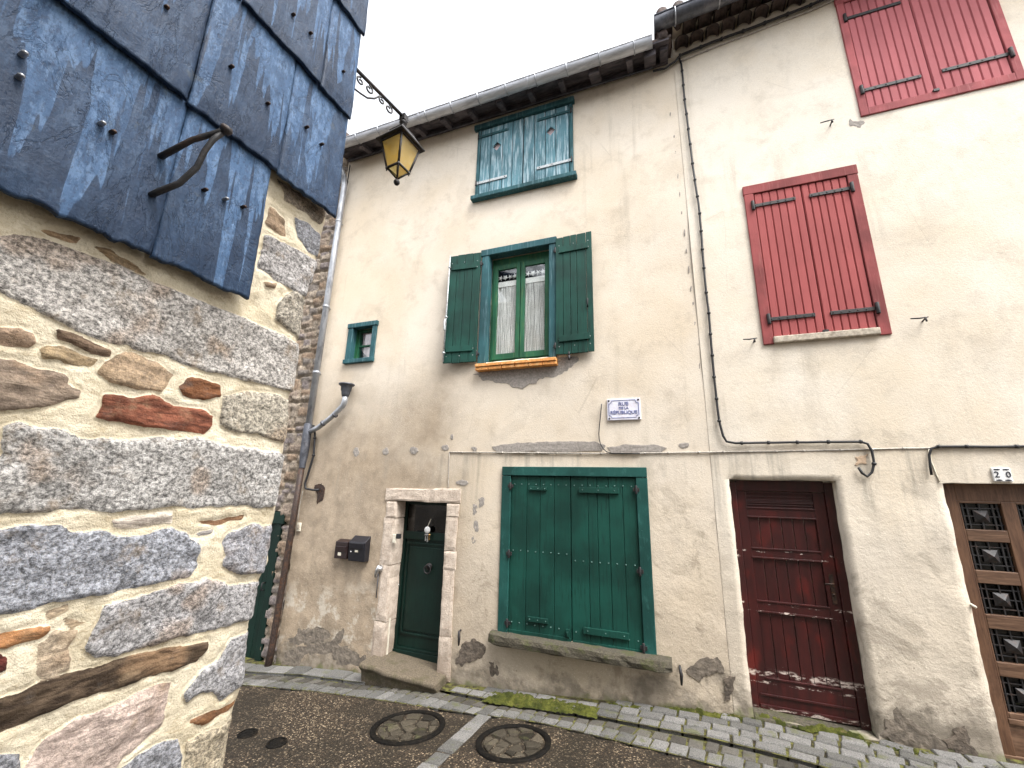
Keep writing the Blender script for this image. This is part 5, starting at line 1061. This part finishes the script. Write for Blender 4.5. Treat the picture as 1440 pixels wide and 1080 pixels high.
# keys
k = thing('key_bunch', 'bunch of keys with a round white tag hanging on the green door', 'keys', (-3.11, 5.17, -.70))
kx, kz = F(602, 745, -.17); ky = 5.17
mb = MB(); mb.tube([(kx+.03, ky+.01, kz+.14), (kx+.015, ky-.01, kz+.09), (kx, ky-.015, kz+.04)], .005, 6); mb.build('cord', [WHITEP], k)
mb = MB(); mb.lathe((kx, ky-.02, kz), [(0, .006), (.042, .006), (.045, 0), (.042, -.006), (0, -.006)], 18, 'y'); mb.build('tag', [PLATEW], k)
for dx, mt, l in ((-.025, CHROME, .11), (.005, CHROME, .13), (.030, simple('brass', (.42, .24, .08), .35, metal=.8), .09)):
    mb = MB(); mb.lathe((kx+dx, ky-.012, kz-.065), [(0, .003), (.017, .003), (.017, -.003), (0, -.003)], 10, 'y'); mb.box(kx+dx-.005, kx+dx+.005, ky-.015, ky-.009, kz-.065-l*.7, kz-.06); mb.box(kx+dx+.004, kx+dx+.013, ky-.015, ky-.009, kz-.065-l*.65, kz-.065-l*.45); mb.build('key', [mt], k)
# street name plate
sg = thing('street_sign', 'pale enamel street name plate reading Rue de la République, corner screws in dark', 'sign', (-.455, 4.99, .82))
x0, x1, z0, z1 = -.648, -.262, .825, 1.085; cx = (x0+x1)/2
mb = MB(); mb.box(x0, x1, 4.972, 4.995, z0, z1); pl = mb.build('plate', [ENAMEL], sg, .006)
mb = MB(); yb = 4.969
for a in range(2):
    zz = (z0+.028, z1-.022)[a]; mb.box(x0+.055, x1-.055, yb, 4.9715, zz-.003, zz+.003)
    xx = (x0+.022, x1-.022)[a]; mb.box(xx-.004, xx+.004, yb, 4.9715, z0+.06, z1-.055)
for sx, sz in ((x0, z0), (x1, z0), (x1, z1), (x0, z1)):
    ux = 1 if sx == x0 else -1; uz = 1 if sz == z0 else -1; dz = 0
    pts = [(sx+ux*(.022+.033*math.cos(t)*1), yb+.001, sz+(.060*uz if False else uz*(.024+.036*math.sin(t)))) for t in np.linspace(0, math.pi/2, 6)]; mb.tube(pts, .004, 4)
mb.build('border', [SIGNBLUE], sg)
mb = MB()
for t_, s_, zz, kx_ in (('RUE', .060, 1.018, 1.1), ('DE LA', .038, .968, 1.1), ('RÉPUBLIQUE', .056, .915, .98)):
    v, f = text_mesh(t_, s_, cx, 4.9695, zz, .0015, kx_, bold=.0012); mb.add(v, f)
mb.build('lettering', [SIGNBLUE], sg)
for sx, sz in ((x0+.022, z0+.022), (x1-.022, z0+.022), (x1-.022, z1-.022), (x0+.022, z1-.022)):
    m_ = MB(); m_.lathe((sx, 4.972, sz), [(.012, 0), (.010, -.006), (0, -.008)], 10, 'y'); m_.build('screw', [IRON], sg)
hn = thing('house_number', 'small white house number plate reading 20 above the brown door', 'sign', (2.75, 4.99, .17))
x0, x1, z0, z1 = 2.685, 2.808, .172, .288; cx = (x0+x1)/2
mb = MB(); mb.box(x0, x1, 4.972, 4.992, z0, z1); mb.build('plate', [PLATEW], hn, .004)
mb = MB(); v, f = text_mesh('2  0', .072, cx, 4.9695, (z0+z1)/2, .0012, 1, bold=.0006); mb.add(v, f); mb.build('digits', [INK], hn)
mb = MB()
for a in (-.03, .03):
    for b in (z0+.012, z1-.012): mb.box(cx+a-.019, cx+a+.019, 4.969, 4.9725, b-.004, b+.004); mb.box(cx+a-.008, cx+a+.008, 4.9688, 4.9725, b-.0065, b+.0065)
mb.build('ornament', [INK], hn)
# ================================================================== STREET LAMP
LX = Vector((-1.452, 1.75, 0))
lamp = thing('street_lamp', 'black lantern with amber panes on a scrolled iron bracket at the slate corner', 'street lamp', (LX.x, LX.y, 1.80))
ZT = 2.235                                                            # underside of the cap
rotl = math.radians(-7)
def lp(u, v, z): c, s = math.cos(rotl), math.sin(rotl); return (LX.x+u*c-v*s, LX.y+u*s+v*c, z)
def sq(h, z): return [lp(-h, -h, z), lp(h, -h, z), lp(h, h, z), lp(-h, h, z)]
def loft(mb, secs, mat=0, cap=True):
    vs = [p for s_ in secs for p in s_]; n = len(secs[0]); fs = [(j*n+i, j*n+(i+1) % n, (j+1)*n+(i+1) % n, (j+1)*n+i) for j in range(len(secs)-1) for i in range(n)]
    if cap: fs += [tuple(range(n))[::-1], tuple((len(secs)-1)*n+i for i in range(n))]
    mb.add(vs, fs, mat)
ZR, ZB, ZP = 2.085, 1.895, 1.83; HR, HB = .082, .047
mb = MB(); loft(mb, [sq(.106, ZR-.004), sq(.109, ZR+.004), sq(.080, ZR+.035), sq(.082, ZR+.042), sq(.055, ZR+.085), sq(.058, ZR+.091), sq(.028, ZR+.118), sq(.012, ZR+.125)])
mb.lathe((LX.x, LX.y, ZR+.12), [(.028, -.01), (.032, .005), (.018, .018), (.012, .03), (.022, .04), (.026, .052), (.014, .066), (.012, .10)], 14); mb.build('cap', [IRON], lamp, .002)
mb = MB()
for i in range(4):
    a, b = sq(HR, ZR)[i], sq(HB, ZB)[i]; mb.tube([a, b], .0075, 4)
    mb.tube([sq(HR, ZR-.005)[i], sq(HR, ZR-.005)[(i+1) % 4]], .0085, 4); mb.tube([b, sq(HB, ZB)[(i+1) % 4]], .0075, 4)
    mb.tube([b, lp(0, 0, ZP)], .0060, 4)
    mb.lathe(b, [(.010, -.006), (.008, .006)], 6); mb.tube([b, (b[0], b[1], b[2]-.022)], .004, 5)
mb.build('frame', [IRON], lamp)
for i in range(4):
    j = (i+1) % 4; k_ = .985
    a, b, c, d = sq(HR*k_, ZR)[i], sq(HR*k_, ZR)[j], sq(HB*k_, ZB)[j], sq(HB*k_, ZB)[i]
    cxy = Vector((LX.x, LX.y, 0)); inn_ = lambda p: (p[0]+(cxy.x-p[0])*.03, p[1]+(cxy.y-p[1])*.03, p[2])
    m_ = MB(); m_.hexa([a, b, c, d, inn_(a), inn_(b), inn_(c), inn_(d)]); m_.build('amber_pane', [AMBER], lamp)
    p = lp(0, 0, ZP+.004); e, f_ = sq(HB*.96, ZB)[i], sq(HB*.96, ZB)[j]; m_ = MB(); m_.add([e, f_, p, inn_(e), inn_(f_), (p[0], p[1], p[2]+.004)], [(0, 1, 2), (3, 5, 4), (0, 3, 4, 1), (1, 4, 5, 2), (2, 5, 3, 0)]); m_.build('lower_pane', [AMBER if i % 2 else glass('lamp_glass', (.95, .95, .92), .1)], lamp)
mb = MB(); mb.lathe((LX.x, LX.y, ZP-.022), [(0, -.020), (.012, -.016), (.019, -.004), (.019, .004), (.012, .015), (.006, .022), (.006, .034)], 14); mb.build('finial', [IRON], lamp)
mb = MB(); mb.lathe((LX.x, LX.y, ZB), [(.010, -.02), (.014, .0), (.014, .05), (.024, .075), (.028, .10), (.020, .13), (.012, .20)], 12); mb.build('bulb', [WHITEP], lamp)
# bracket plane: vertical plane through the lantern, heading back to the end wall
BD = Vector((-1.61, .975, 0))-Vector((LX.x, LX.y, 0)); BL = BD.length; BU = BD.normalized(); BN = BU.cross(Vector((0, 0, 1)))
def BP(x, y):                                                         # survey point -> bracket plane
    d = ray(x, y); t = LX.dot(BN)/d.dot(BN); return d*t
ZA = ZR+.215
mb = MB(); P_ = lambda u, z: LX+BU*u+Vector((0, 0, z))
mb.tube([P_(-.03, ZA), P_(BL, ZA)], .011, 8); mb.box(LX.x-.02, LX.x+.02, LX.y-.02, LX.y+.02, ZA-.03, ZA+.012); mb.tube([P_(0, ZA), P_(0, ZR+.19)], .012, 8)
def spiral(c, r0, turns, a0, s_=1): return [P_(c[0]+r0*(1-.72*t)*math.cos(a0+s_*t*turns*2*math.pi), c[1]+r0*(1-.72*t)*math.sin(a0+s_*t*turns*2*math.pi)) for t in np.linspace(0, 1, 18)]
mb.tube([P_(u, ZA-.10-.06*math.sin((u-.18)/(BL-.18)*math.pi/2)*1.3+.10*max(0, 1-(u-.18)/.12)**2) for u in np.linspace(.18, BL, 14)], .0055, 6)
for c, r, a0, s_ in (((.12, ZA-.045), .032, 1.5, 1), ((.175, ZA-.040), .024, 1.6, -1), ((.27, ZA-.045), .030, 1.5, 1), ((.33, ZA-.050), .026, 1.6, -1), ((.43, ZA-.06), .045, 1.4, 1), ((.47, ZA-.12), .032, 4.4, -1), ((.57, ZA-.07), .05, 1.4, -1)): mb.tube(spiral(c, r, 1.15, a0, s_), .0052, 6)
mb.box(BD.x+LX.x-.03, BD.x+LX.x+.03, LX.y+BD.y-.012, LX.y+BD.y+.006, ZA-.35, ZA+.06); mb.build('bracket', [IRON], lamp)
# ================================================================== UNSEEN HOUSE ADDED BEHIND THE CAMERA (blocks sky light, shades the street)
H4 = thing('plaster_house', 'plain grey plastered house facing the green shuttered house across the lane', 'house', (3.5, -2.2, -1.7))
mb = MB(); hl = [(0, 1.0, -1.7, .5), (3, 4.1, -.8, .8), (0, 1.0, 2.0, 3.4), (3, 4.1, 2.0, 3.4)]
nx = [-.6, 0, 1.0, 3, 4.1, 9.5]; nz = [-2.2, -1.7, -.8, .5, .8, 2.0, 3.4, 6.8]
for i in range(len(nx)-1):
    for j in range(len(nz)-1):
        cx, cz_ = (nx[i]+nx[i+1])/2, (nz[j]+nz[j+1])/2
        h_ = any(a < cx < b and c < cz_ < d for a, b, c, d in hl); mb.box(nx[i], nx[i+1], -7, -2.35 if h_ else -2.2, nz[j], nz[j+1])
H4W = simple('plaster_grey', (.40, .37, .32), .9, .2, 12, .4, .01, dirt=(.25, .22, .18)); mb.build('wall', [H4W], H4)
for a, b, c, d in hl: m_ = MB(); m_.box(a+.03, b-.03, -2.33, -2.28, c+.03, d-.03); planks(m_, even(a+.03, b-.03, 6, 2), -2.28, -2.25, c+.03, d-.03, .006); m_.build('shutter' if c > -1.5 else 'door', [EAVE], H4)
mb = MB(); mb.hexa([(-.8, -1.8, 6.7), (9.7, -1.8, 6.7), (9.7, -7.3, 8.4), (-.8, -7.3, 8.4), (-.8, -1.8, 6.85), (9.7, -1.8, 6.85), (9.7, -7.3, 8.55), (-.8, -7.3, 8.55)]); mb.build('roof', [ROOFT], H4)
# ================================================================== GROUND
KP = [(300, 941), (350, 946), (420, 950), (505, 961), (560, 963), (600, 968), (650, 978), (700, 988), (745, 995), (790, 1003), (845, 1010), (900, 1021), (950, 1031), (1000, 1041), (1060, 1055), (1130, 1073), (1200, 1093), (1300, 1122), (1440, 1170)]
CP = [(290, 957), (350, 963), (420, 969), (480, 976), (540, 984), (600, 993), (665, 1003), (710, 1008), (760, 1015), (800, 1024), (850, 1036), (900, 1048), (960, 1062), (1020, 1078), (1100, 1098), (1200, 1126), (1440, 1200)]
KK = sorted([tuple(GP(*p)[:2]) for p in KP]); CC = sorted([tuple(GP(*p)[:2]) for p in CP])
KY = lambda x: float(np.interp(x, [p[0] for p in KK], [p[1] for p in KK])); CY = lambda x: float(np.interp(x, [p[0] for p in CC], [p[1] for p in CC]))
def sheet(xs, ys, fn): 
    gx, gy = np.meshgrid(xs, ys); V = [(x, y, fn(x, y)) for x, y in zip(gx.ravel(), gy.ravel())]; n = len(xs)
    return V, [(j*n+i, j*n+i+1, (j+1)*n+i+1, (j+1)*n+i) for j in range(len(ys)-1) for i in range(n-1)]
xs = np.concatenate([np.linspace(-60, -7, 12), np.linspace(-6.8, 5, 90), np.linspace(5.5, 60, 12)]); ys = np.concatenate([np.linspace(-60, -2, 10), np.linspace(-1.9, 2.5, 20), np.linspace(2.55, 5.3, 56), np.linspace(6, 60, 8)])
def gfn(x, y):
    z = G(x, y); k = KY(x)
    if y > CY(x)-.02: z -= .035
    return z+.006*n1(x*1.7, y*1.7, 4)
V, fs = sheet(xs, ys, gfn); mb = MB(); mb.add(V, fs, 0, True); tag(mb.build('street', [ASPH], fixn=False), kind='structure')
# sett paving
def bed(name, ya, yb, up, mat, x0=-6.6, x1=5.2):
    xs = np.arange(x0, x1, .06); V = []; n = 7
    for x in xs:
        a, b = ya(x), yb(x)
        for k in range(n): y = a+(b-a)*k/(n-1); V.append((x, y, G(x, y)+up(x, k/(n-1))+.004*n1(x*9, y*9, 7)))
    return V, [(i*n+k, (i+1)*n+k, (i+1)*n+k+1, i*n+k+1) for i in range(len(xs)-1) for k in range(n-1)]
def sett(mb, c, ang, lx, ly, zf, h=.05, rnd=None, mat=0):
    r = rnd; ca, sa = math.cos(ang), math.sin(ang); P = []
    co = [(-1, -1), (1, -1), (1, 1), (-1, 1)]; tz = r.uniform(-.005, .005)
    for lev, (k, dz) in enumerate(((1.0, -h), (1.0, -.010), (.86, 0.0))):
        for i, (a, b) in enumerate(co):
            m_ = .008
            u = a*(lx/2-(0 if k == 1 else m_)); v = b*(ly/2-(0 if k == 1 else m_)); x, y = c[0]+u*ca-v*sa, c[1]+u*sa+v*ca
            if lev == 0: jit = [(r.uniform(-.006, .006), r.uniform(-.006, .006)) for _ in range(4)] if i == 0 else jit
            x += jit[i][0]; y += jit[i][1]; P.append((x, y, zf(x, y)+dz+tz*(lev == 2)))
    mx, my = c; P.append((mx, my, zf(mx, my)+.004+tz))
    mb.add(P, [(0, 1, 5, 4), (1, 2, 6, 5), (2, 3, 7, 6), (3, 0, 4, 7), (4, 5, 9, 8), (5, 6, 10, 9), (6, 7, 11, 10), (7, 4, 8, 11), (8, 9, 12), (9, 10, 12), (10, 11, 12), (11, 8, 12)], mat)
rnd = random.Random(5)
mb = MB(); V, fs = bed('pavement', lambda x: KY(x)+.006, lambda x: 5.25, lambda x, t: .009+.03*t, JOINT); mb.add(V, fs, 1, True)
pz = lambda x, y: G(x, y)+.022+.03*max(0, min(1, (y-KY(x))/(5.1-KY(x))))
x = -6.5
row = 0
# rows follow the kerb
def along(off, w, lmin, lmax, x0, x1, gap, mat=0):
    x = x0+rnd.uniform(0, lmin)
    while x < x1:
        L = rnd.uniform(lmin, lmax); xc = x+L/2; sl_ = (KY(xc+.05)-KY(xc-.05))/.1; yc = KY(xc)+off+w/2
        if yc+w*.3 < 5.0 and not (-3.75 < xc < -2.50 and yc > 4.50): sett(mb, (xc, yc), math.atan(sl_), L-gap, w-gap, pz, .05, rnd, mat)
        x += L*math.cos(math.atan(sl_))
for k_ in range(2): along(.012+k_*.21, .205, .24, .36, -6.5, -3.70, .010)
for k_ in range(9): along(.012+k_*.128, .125, .16, .24, -3.70, 5.0, .018)
tag(mb.build('pavement', [SETT, JOINT]), kind='structure')
mb = MB(); V, fs = bed('gutter', lambda x: CY(x)-.01, lambda x: KY(x)+.003, lambda x, t: -.006-.012*t, JOINT); mb.add(V, fs, 1, True)
x = -6.5; cz = lambda x, y: G(x, y)+.006-.020*max(0, min(1, (y-CY(x))/(KY(x)-CY(x)+1e-6)))**2
while x < 4.6:
    w = rnd.uniform(.115, .15); xc = x+w/2; a, b = CY(xc), KY(xc); sl_ = (KY(xc+.05)-KY(xc-.05))/.1; m_ = a+(b-a)*rnd.uniform(.46, .54)
    sett(mb, (xc, (a+m_)/2), math.atan(sl_)-.06, w-.014, (m_-a)-.010, cz, .05, rnd, 2); sett(mb, (xc+.0, (m_+b)/2), math.atan(sl_)-.06, w-.020, (b-m_)-.014, cz, .05, rnd, 0); x += w
tag(mb.build('gutter_channel', [SETTD, JOINT, SETT]), kind='structure')
mb = MB(); A_, B_ = GP(682, 1006), GP(596, 1084); dv = (B_-A_); dv.z = 0; Lt = dv.length; dv.normalize(); ang = math.atan2(dv.y, dv.x); t = 0
gz_ = lambda x, y: G(x, y)+.010
while t < Lt+1.4:
    l_ = rnd.uniform(.15, .21); c = A_+dv*(t+l_/2); sett(mb, (c.x, c.y), ang, l_-.012, .145, gz_, .05, rnd, 0)
    if t > Lt-.10: c2_ = c+Vector((-dv.y, dv.x, 0))*.155; sett(mb, (c2_.x, c2_.y), ang+.05, l_-.015, .14, gz_, .05, rnd, 0)
    t += l_
tag(mb.build('sett_band', [SETT]), kind='structure')
# manholes: iron ring, lid with pockets of paving stone
def manhole(label, px, R_):
    c = GP(*px); c.z = G(c.x, c.y); t = thing('manhole_cover', label, 'manhole cover', tuple(c), 'round manhole covers in the road'); tilt_x = (G(c.x+.3, c.y)-G(c.x-.3, c.y))/.6
    zz = lambda x, y: c.z+tilt_x*(x-c.x)-.05*(y-c.y)
    mb = MB(); n = 48; prof = [(R_, -.03), (R_, .010), (R_-.012, .014), (R_-.045, .014), (R_-.05, .004), (R_-.056, -.02)]; vs = []
    for r, h in prof:
        for k in range(n): a = 2*math.pi*k/n; x, y = c.x+r*math.cos(a), c.y+r*math.sin(a); vs.append((x, y, zz(x, y)+h+.004))
    mb.add(vs, [(j*n+k, j*n+(k+1) % n, (j+1)*n+(k+1) % n, (j+1)*n+k) for j in range(len(prof)-1) for k in range(n)], 0, True); mb.build('frame', [CASTI], t)
    mb = MB(); q = R_-.058; vs = [(c.x, c.y, zz(c.x, c.y)-.004)]
    for k in range(n): a = 2*math.pi*k/n; x, y = c.x+q*math.cos(a), c.y+q*math.sin(a); vs.append((x, y, zz(x, y)-.004))
    mb.add(vs, [(0, 1+k, 1+(k+1) % n) for k in range(n)]); 
    pr = random.Random(int(px[0])); pts = []
    while len(pts) < 17:
        a, r = pr.uniform(0, 6.283), q*math.sqrt(pr.random())*.94; p = (r*math.cos(a), r*math.sin(a))
        if all((p[0]-o_[0])**2+(p[1]-o_[1])**2 > (q*.36)**2 for o_ in pts) or pr.random() < .002: pts.append(p)
    lid = mb.build('cover', [CASTI], t); mb = MB()
    for i, p in enumerate(pts):                                        # irregular stones = shrunken Voronoi cells of the lid
        cell = [(q*.985*math.cos(2*math.pi*k/28), q*.985*math.sin(2*math.pi*k/28)) for k in range(28)]
        for j, o_ in enumerate(pts):
            if j == i: continue
            mx, my = (p[0]+o_[0])/2, (p[1]+o_[1])/2; nx_, ny_ = o_[0]-p[0], o_[1]-p[1]; new = []
            for a, b in zip(cell, cell[1:]+cell[:1]):
                da = (a[0]-mx)*nx_+(a[1]-my)*ny_; db = (b[0]-mx)*nx_+(b[1]-my)*ny_
                if da <= 0: new.append(a)
                if (da < 0) != (db < 0): s_ = da/(da-db); new.append((a[0]+(b[0]-a[0])*s_, a[1]+(b[1]-a[1])*s_))
            cell = new
            if len(cell) < 3: break
        if len(cell) < 3: continue
        gx_ = sum(a for a, b in cell)/len(cell); gy_ = sum(b for a, b in cell)/len(cell); vs = []; L = len(cell); hg = pr.uniform(.006, .022)
        for k_, h in ((.84, -.004), (.78, hg*.7), (.55, hg)):
            for a, b in cell: x, y = c.x+gx_+(a-gx_)*k_+.006*n1(a*40, b*40), c.y+gy_+(b-gy_)*k_+.006*n1(b*40, a*40); vs.append((x, y, zz(x, y)+h+.005*n1(x*50, y*50)))
        mb.add(vs, [(j*L+m_, j*L+(m_+1) % L, (j+1)*L+(m_+1) % L, (j+1)*L+m_) for j in range(2) for m_ in range(L)]+[tuple(2*L+m_ for m_ in range(L))], 0, False)
    mb.build('stone_infill', [COVERST], lid)
manhole('round stone-filled manhole cover nearer the green door, left of the row of pale setts', (574, 1023), .345)
manhole('round stone-filled manhole cover right of the row of pale setts', (722, 1045), .325)
for px, lb in (((348, 1033), 'small dark oval valve lid in the road next to the granite corner'), ((389, 1046), 'small dark oval valve lid in the road, farther from the granite corner')):
    c = GP(*px); c.z = G(c.x, c.y); t = thing('valve_cover', lb, 'valve lid', tuple(c), 'valve lids in the road'); mb = MB(); mb.lathe((c.x, c.y, c.z), [(.085, -.02), (.085, .012), (.07, .015), (.066, .010)], 20); mb.build('frame', [CASTI], t)
    mb = MB(); mb.lathe((c.x, c.y, c.z), [(.064, .008), (.055, .014), (.02, .014), (0, .012)], 18); mb.build('lid', [CASTI], t)
# moss cushions
def mosspad(pts, w0, w1, hgt, seed, zf):
    vs = []; fs = []; n = 130; m_ = 22
    for i in range(n+1):
        t = i/n; x = pts[0][0]+(pts[1][0]-pts[0][0])*t; y0 = pts[0][1]+(pts[1][1]-pts[0][1])*t; w = w0+(w1-w0)*t; en = min(1, min(t, 1-t)*9)**.5
        for j in range(m_+1):
            s_ = j/m_; y = y0+w*(s_-.5)*(1+.25*n1(x*5, s_*3+seed)); y += .03*n1(x*8, seed); h = hgt*en*(1-abs(2*s_-1)**2.2)*(.55+.8*max(-.4, n1(x*9, y*9, seed)))-.012
            vs.append((x, y, zf(x, y)+h+.016*n1(x*45, y*45, seed, 3)))
    for i in range(n):
        for j in range(m_): fs.append((i*(m_+1)+j, (i+1)*(m_+1)+j, (i+1)*(m_+1)+j+1, i*(m_+1)+j+1))
    return vs, fs
mb = MB()
def mp_(a, b, wa, wb, h, s): 
    A1, B1 = GP(*a, .05), GP(*b, .05); v, f = mosspad([(A1.x, A1.y), (B1.x, B1.y)], wa, wb, h, s, lambda x, y: pz(x, y)); mb.add(v, f, 0, True)
mp_((684, 974), (842, 997), .25, .20, .075, 3)
mp_((935, 994), (1056, 1010), .09, .10, .05, 7)
mp_((1052, 1008), (1215, 1036), .10, .07, .05, 9)
mp_((845, 987), (935, 996), .05, .05, .03, 12)
mp_((1215, 1042), (1330, 1064), .06, .06, .025, 15)
tag(mb.build('moss', [MOSS], fixn=False), 'bright green moss along the foot of the house fronts', 'moss', None, 'stuff')
# ================================================================== CAMERA AND LIGHT
cam = bpy.data.cameras.new('camera'); co = bpy.data.objects.new('camera', cam); COL.objects.link(co)
cam.sensor_width = 36; cam.sensor_fit = 'HORIZONTAL'; cam.lens = 36*FPX/1440; cam.clip_start = .05; cam.clip_end = 1000
co.matrix_world = Matrix(((AX[0].x, AX[1].x, -AX[2].x, 0), (AX[0].y, AX[1].y, -AX[2].y, 0), (AX[0].z, AX[1].z, -AX[2].z, 0), (0, 0, 0, 1)))
scn.camera = co
SEL, SAZ = math.radians(60), math.radians(118)                         # sun height; compass bearing from +Y towards +X
w = bpy.data.worlds.new('World'); scn.world = w; w.use_nodes = True; nt = w.node_tree; bg = nt.nodes['Background']
sky = nt.nodes.new('ShaderNodeTexSky'); sky.sky_type = 'NISHITA'; sky.sun_disc = False; sky.sun_elevation = SEL; sky.sun_rotation = SAZ; sky.dust_density = 4; sky.air_density = 1
hs = nt.nodes.new('ShaderNodeHueSaturation'); hs.inputs['Saturation'].default_value = .18; nt.links.new(sky.outputs[0], hs.inputs['Color']); nt.links.new(hs.outputs[0], bg.inputs[0]); bg.inputs[1].default_value = .15
sl_ = bpy.data.lights.new('sun', 'SUN'); sl_.energy = 1.1; sl_.angle = math.radians(35); sl_.color = (1, .97, .93); so = bpy.data.objects.new('sun', sl_); COL.objects.link(so)
dirv = Vector((math.sin(SAZ)*math.cos(SEL), math.cos(SAZ)*math.cos(SEL), math.sin(SEL))); so.rotation_euler = dirv.to_track_quat('Z', 'Y').to_euler(); so.location = dirv*20
vs_ = scn.view_settings; vs_.view_transform = 'Standard'; vs_.look = 'None'; vs_.gamma = 1; vs_.use_curve_mapping = False; vs_.exposure = 2.05
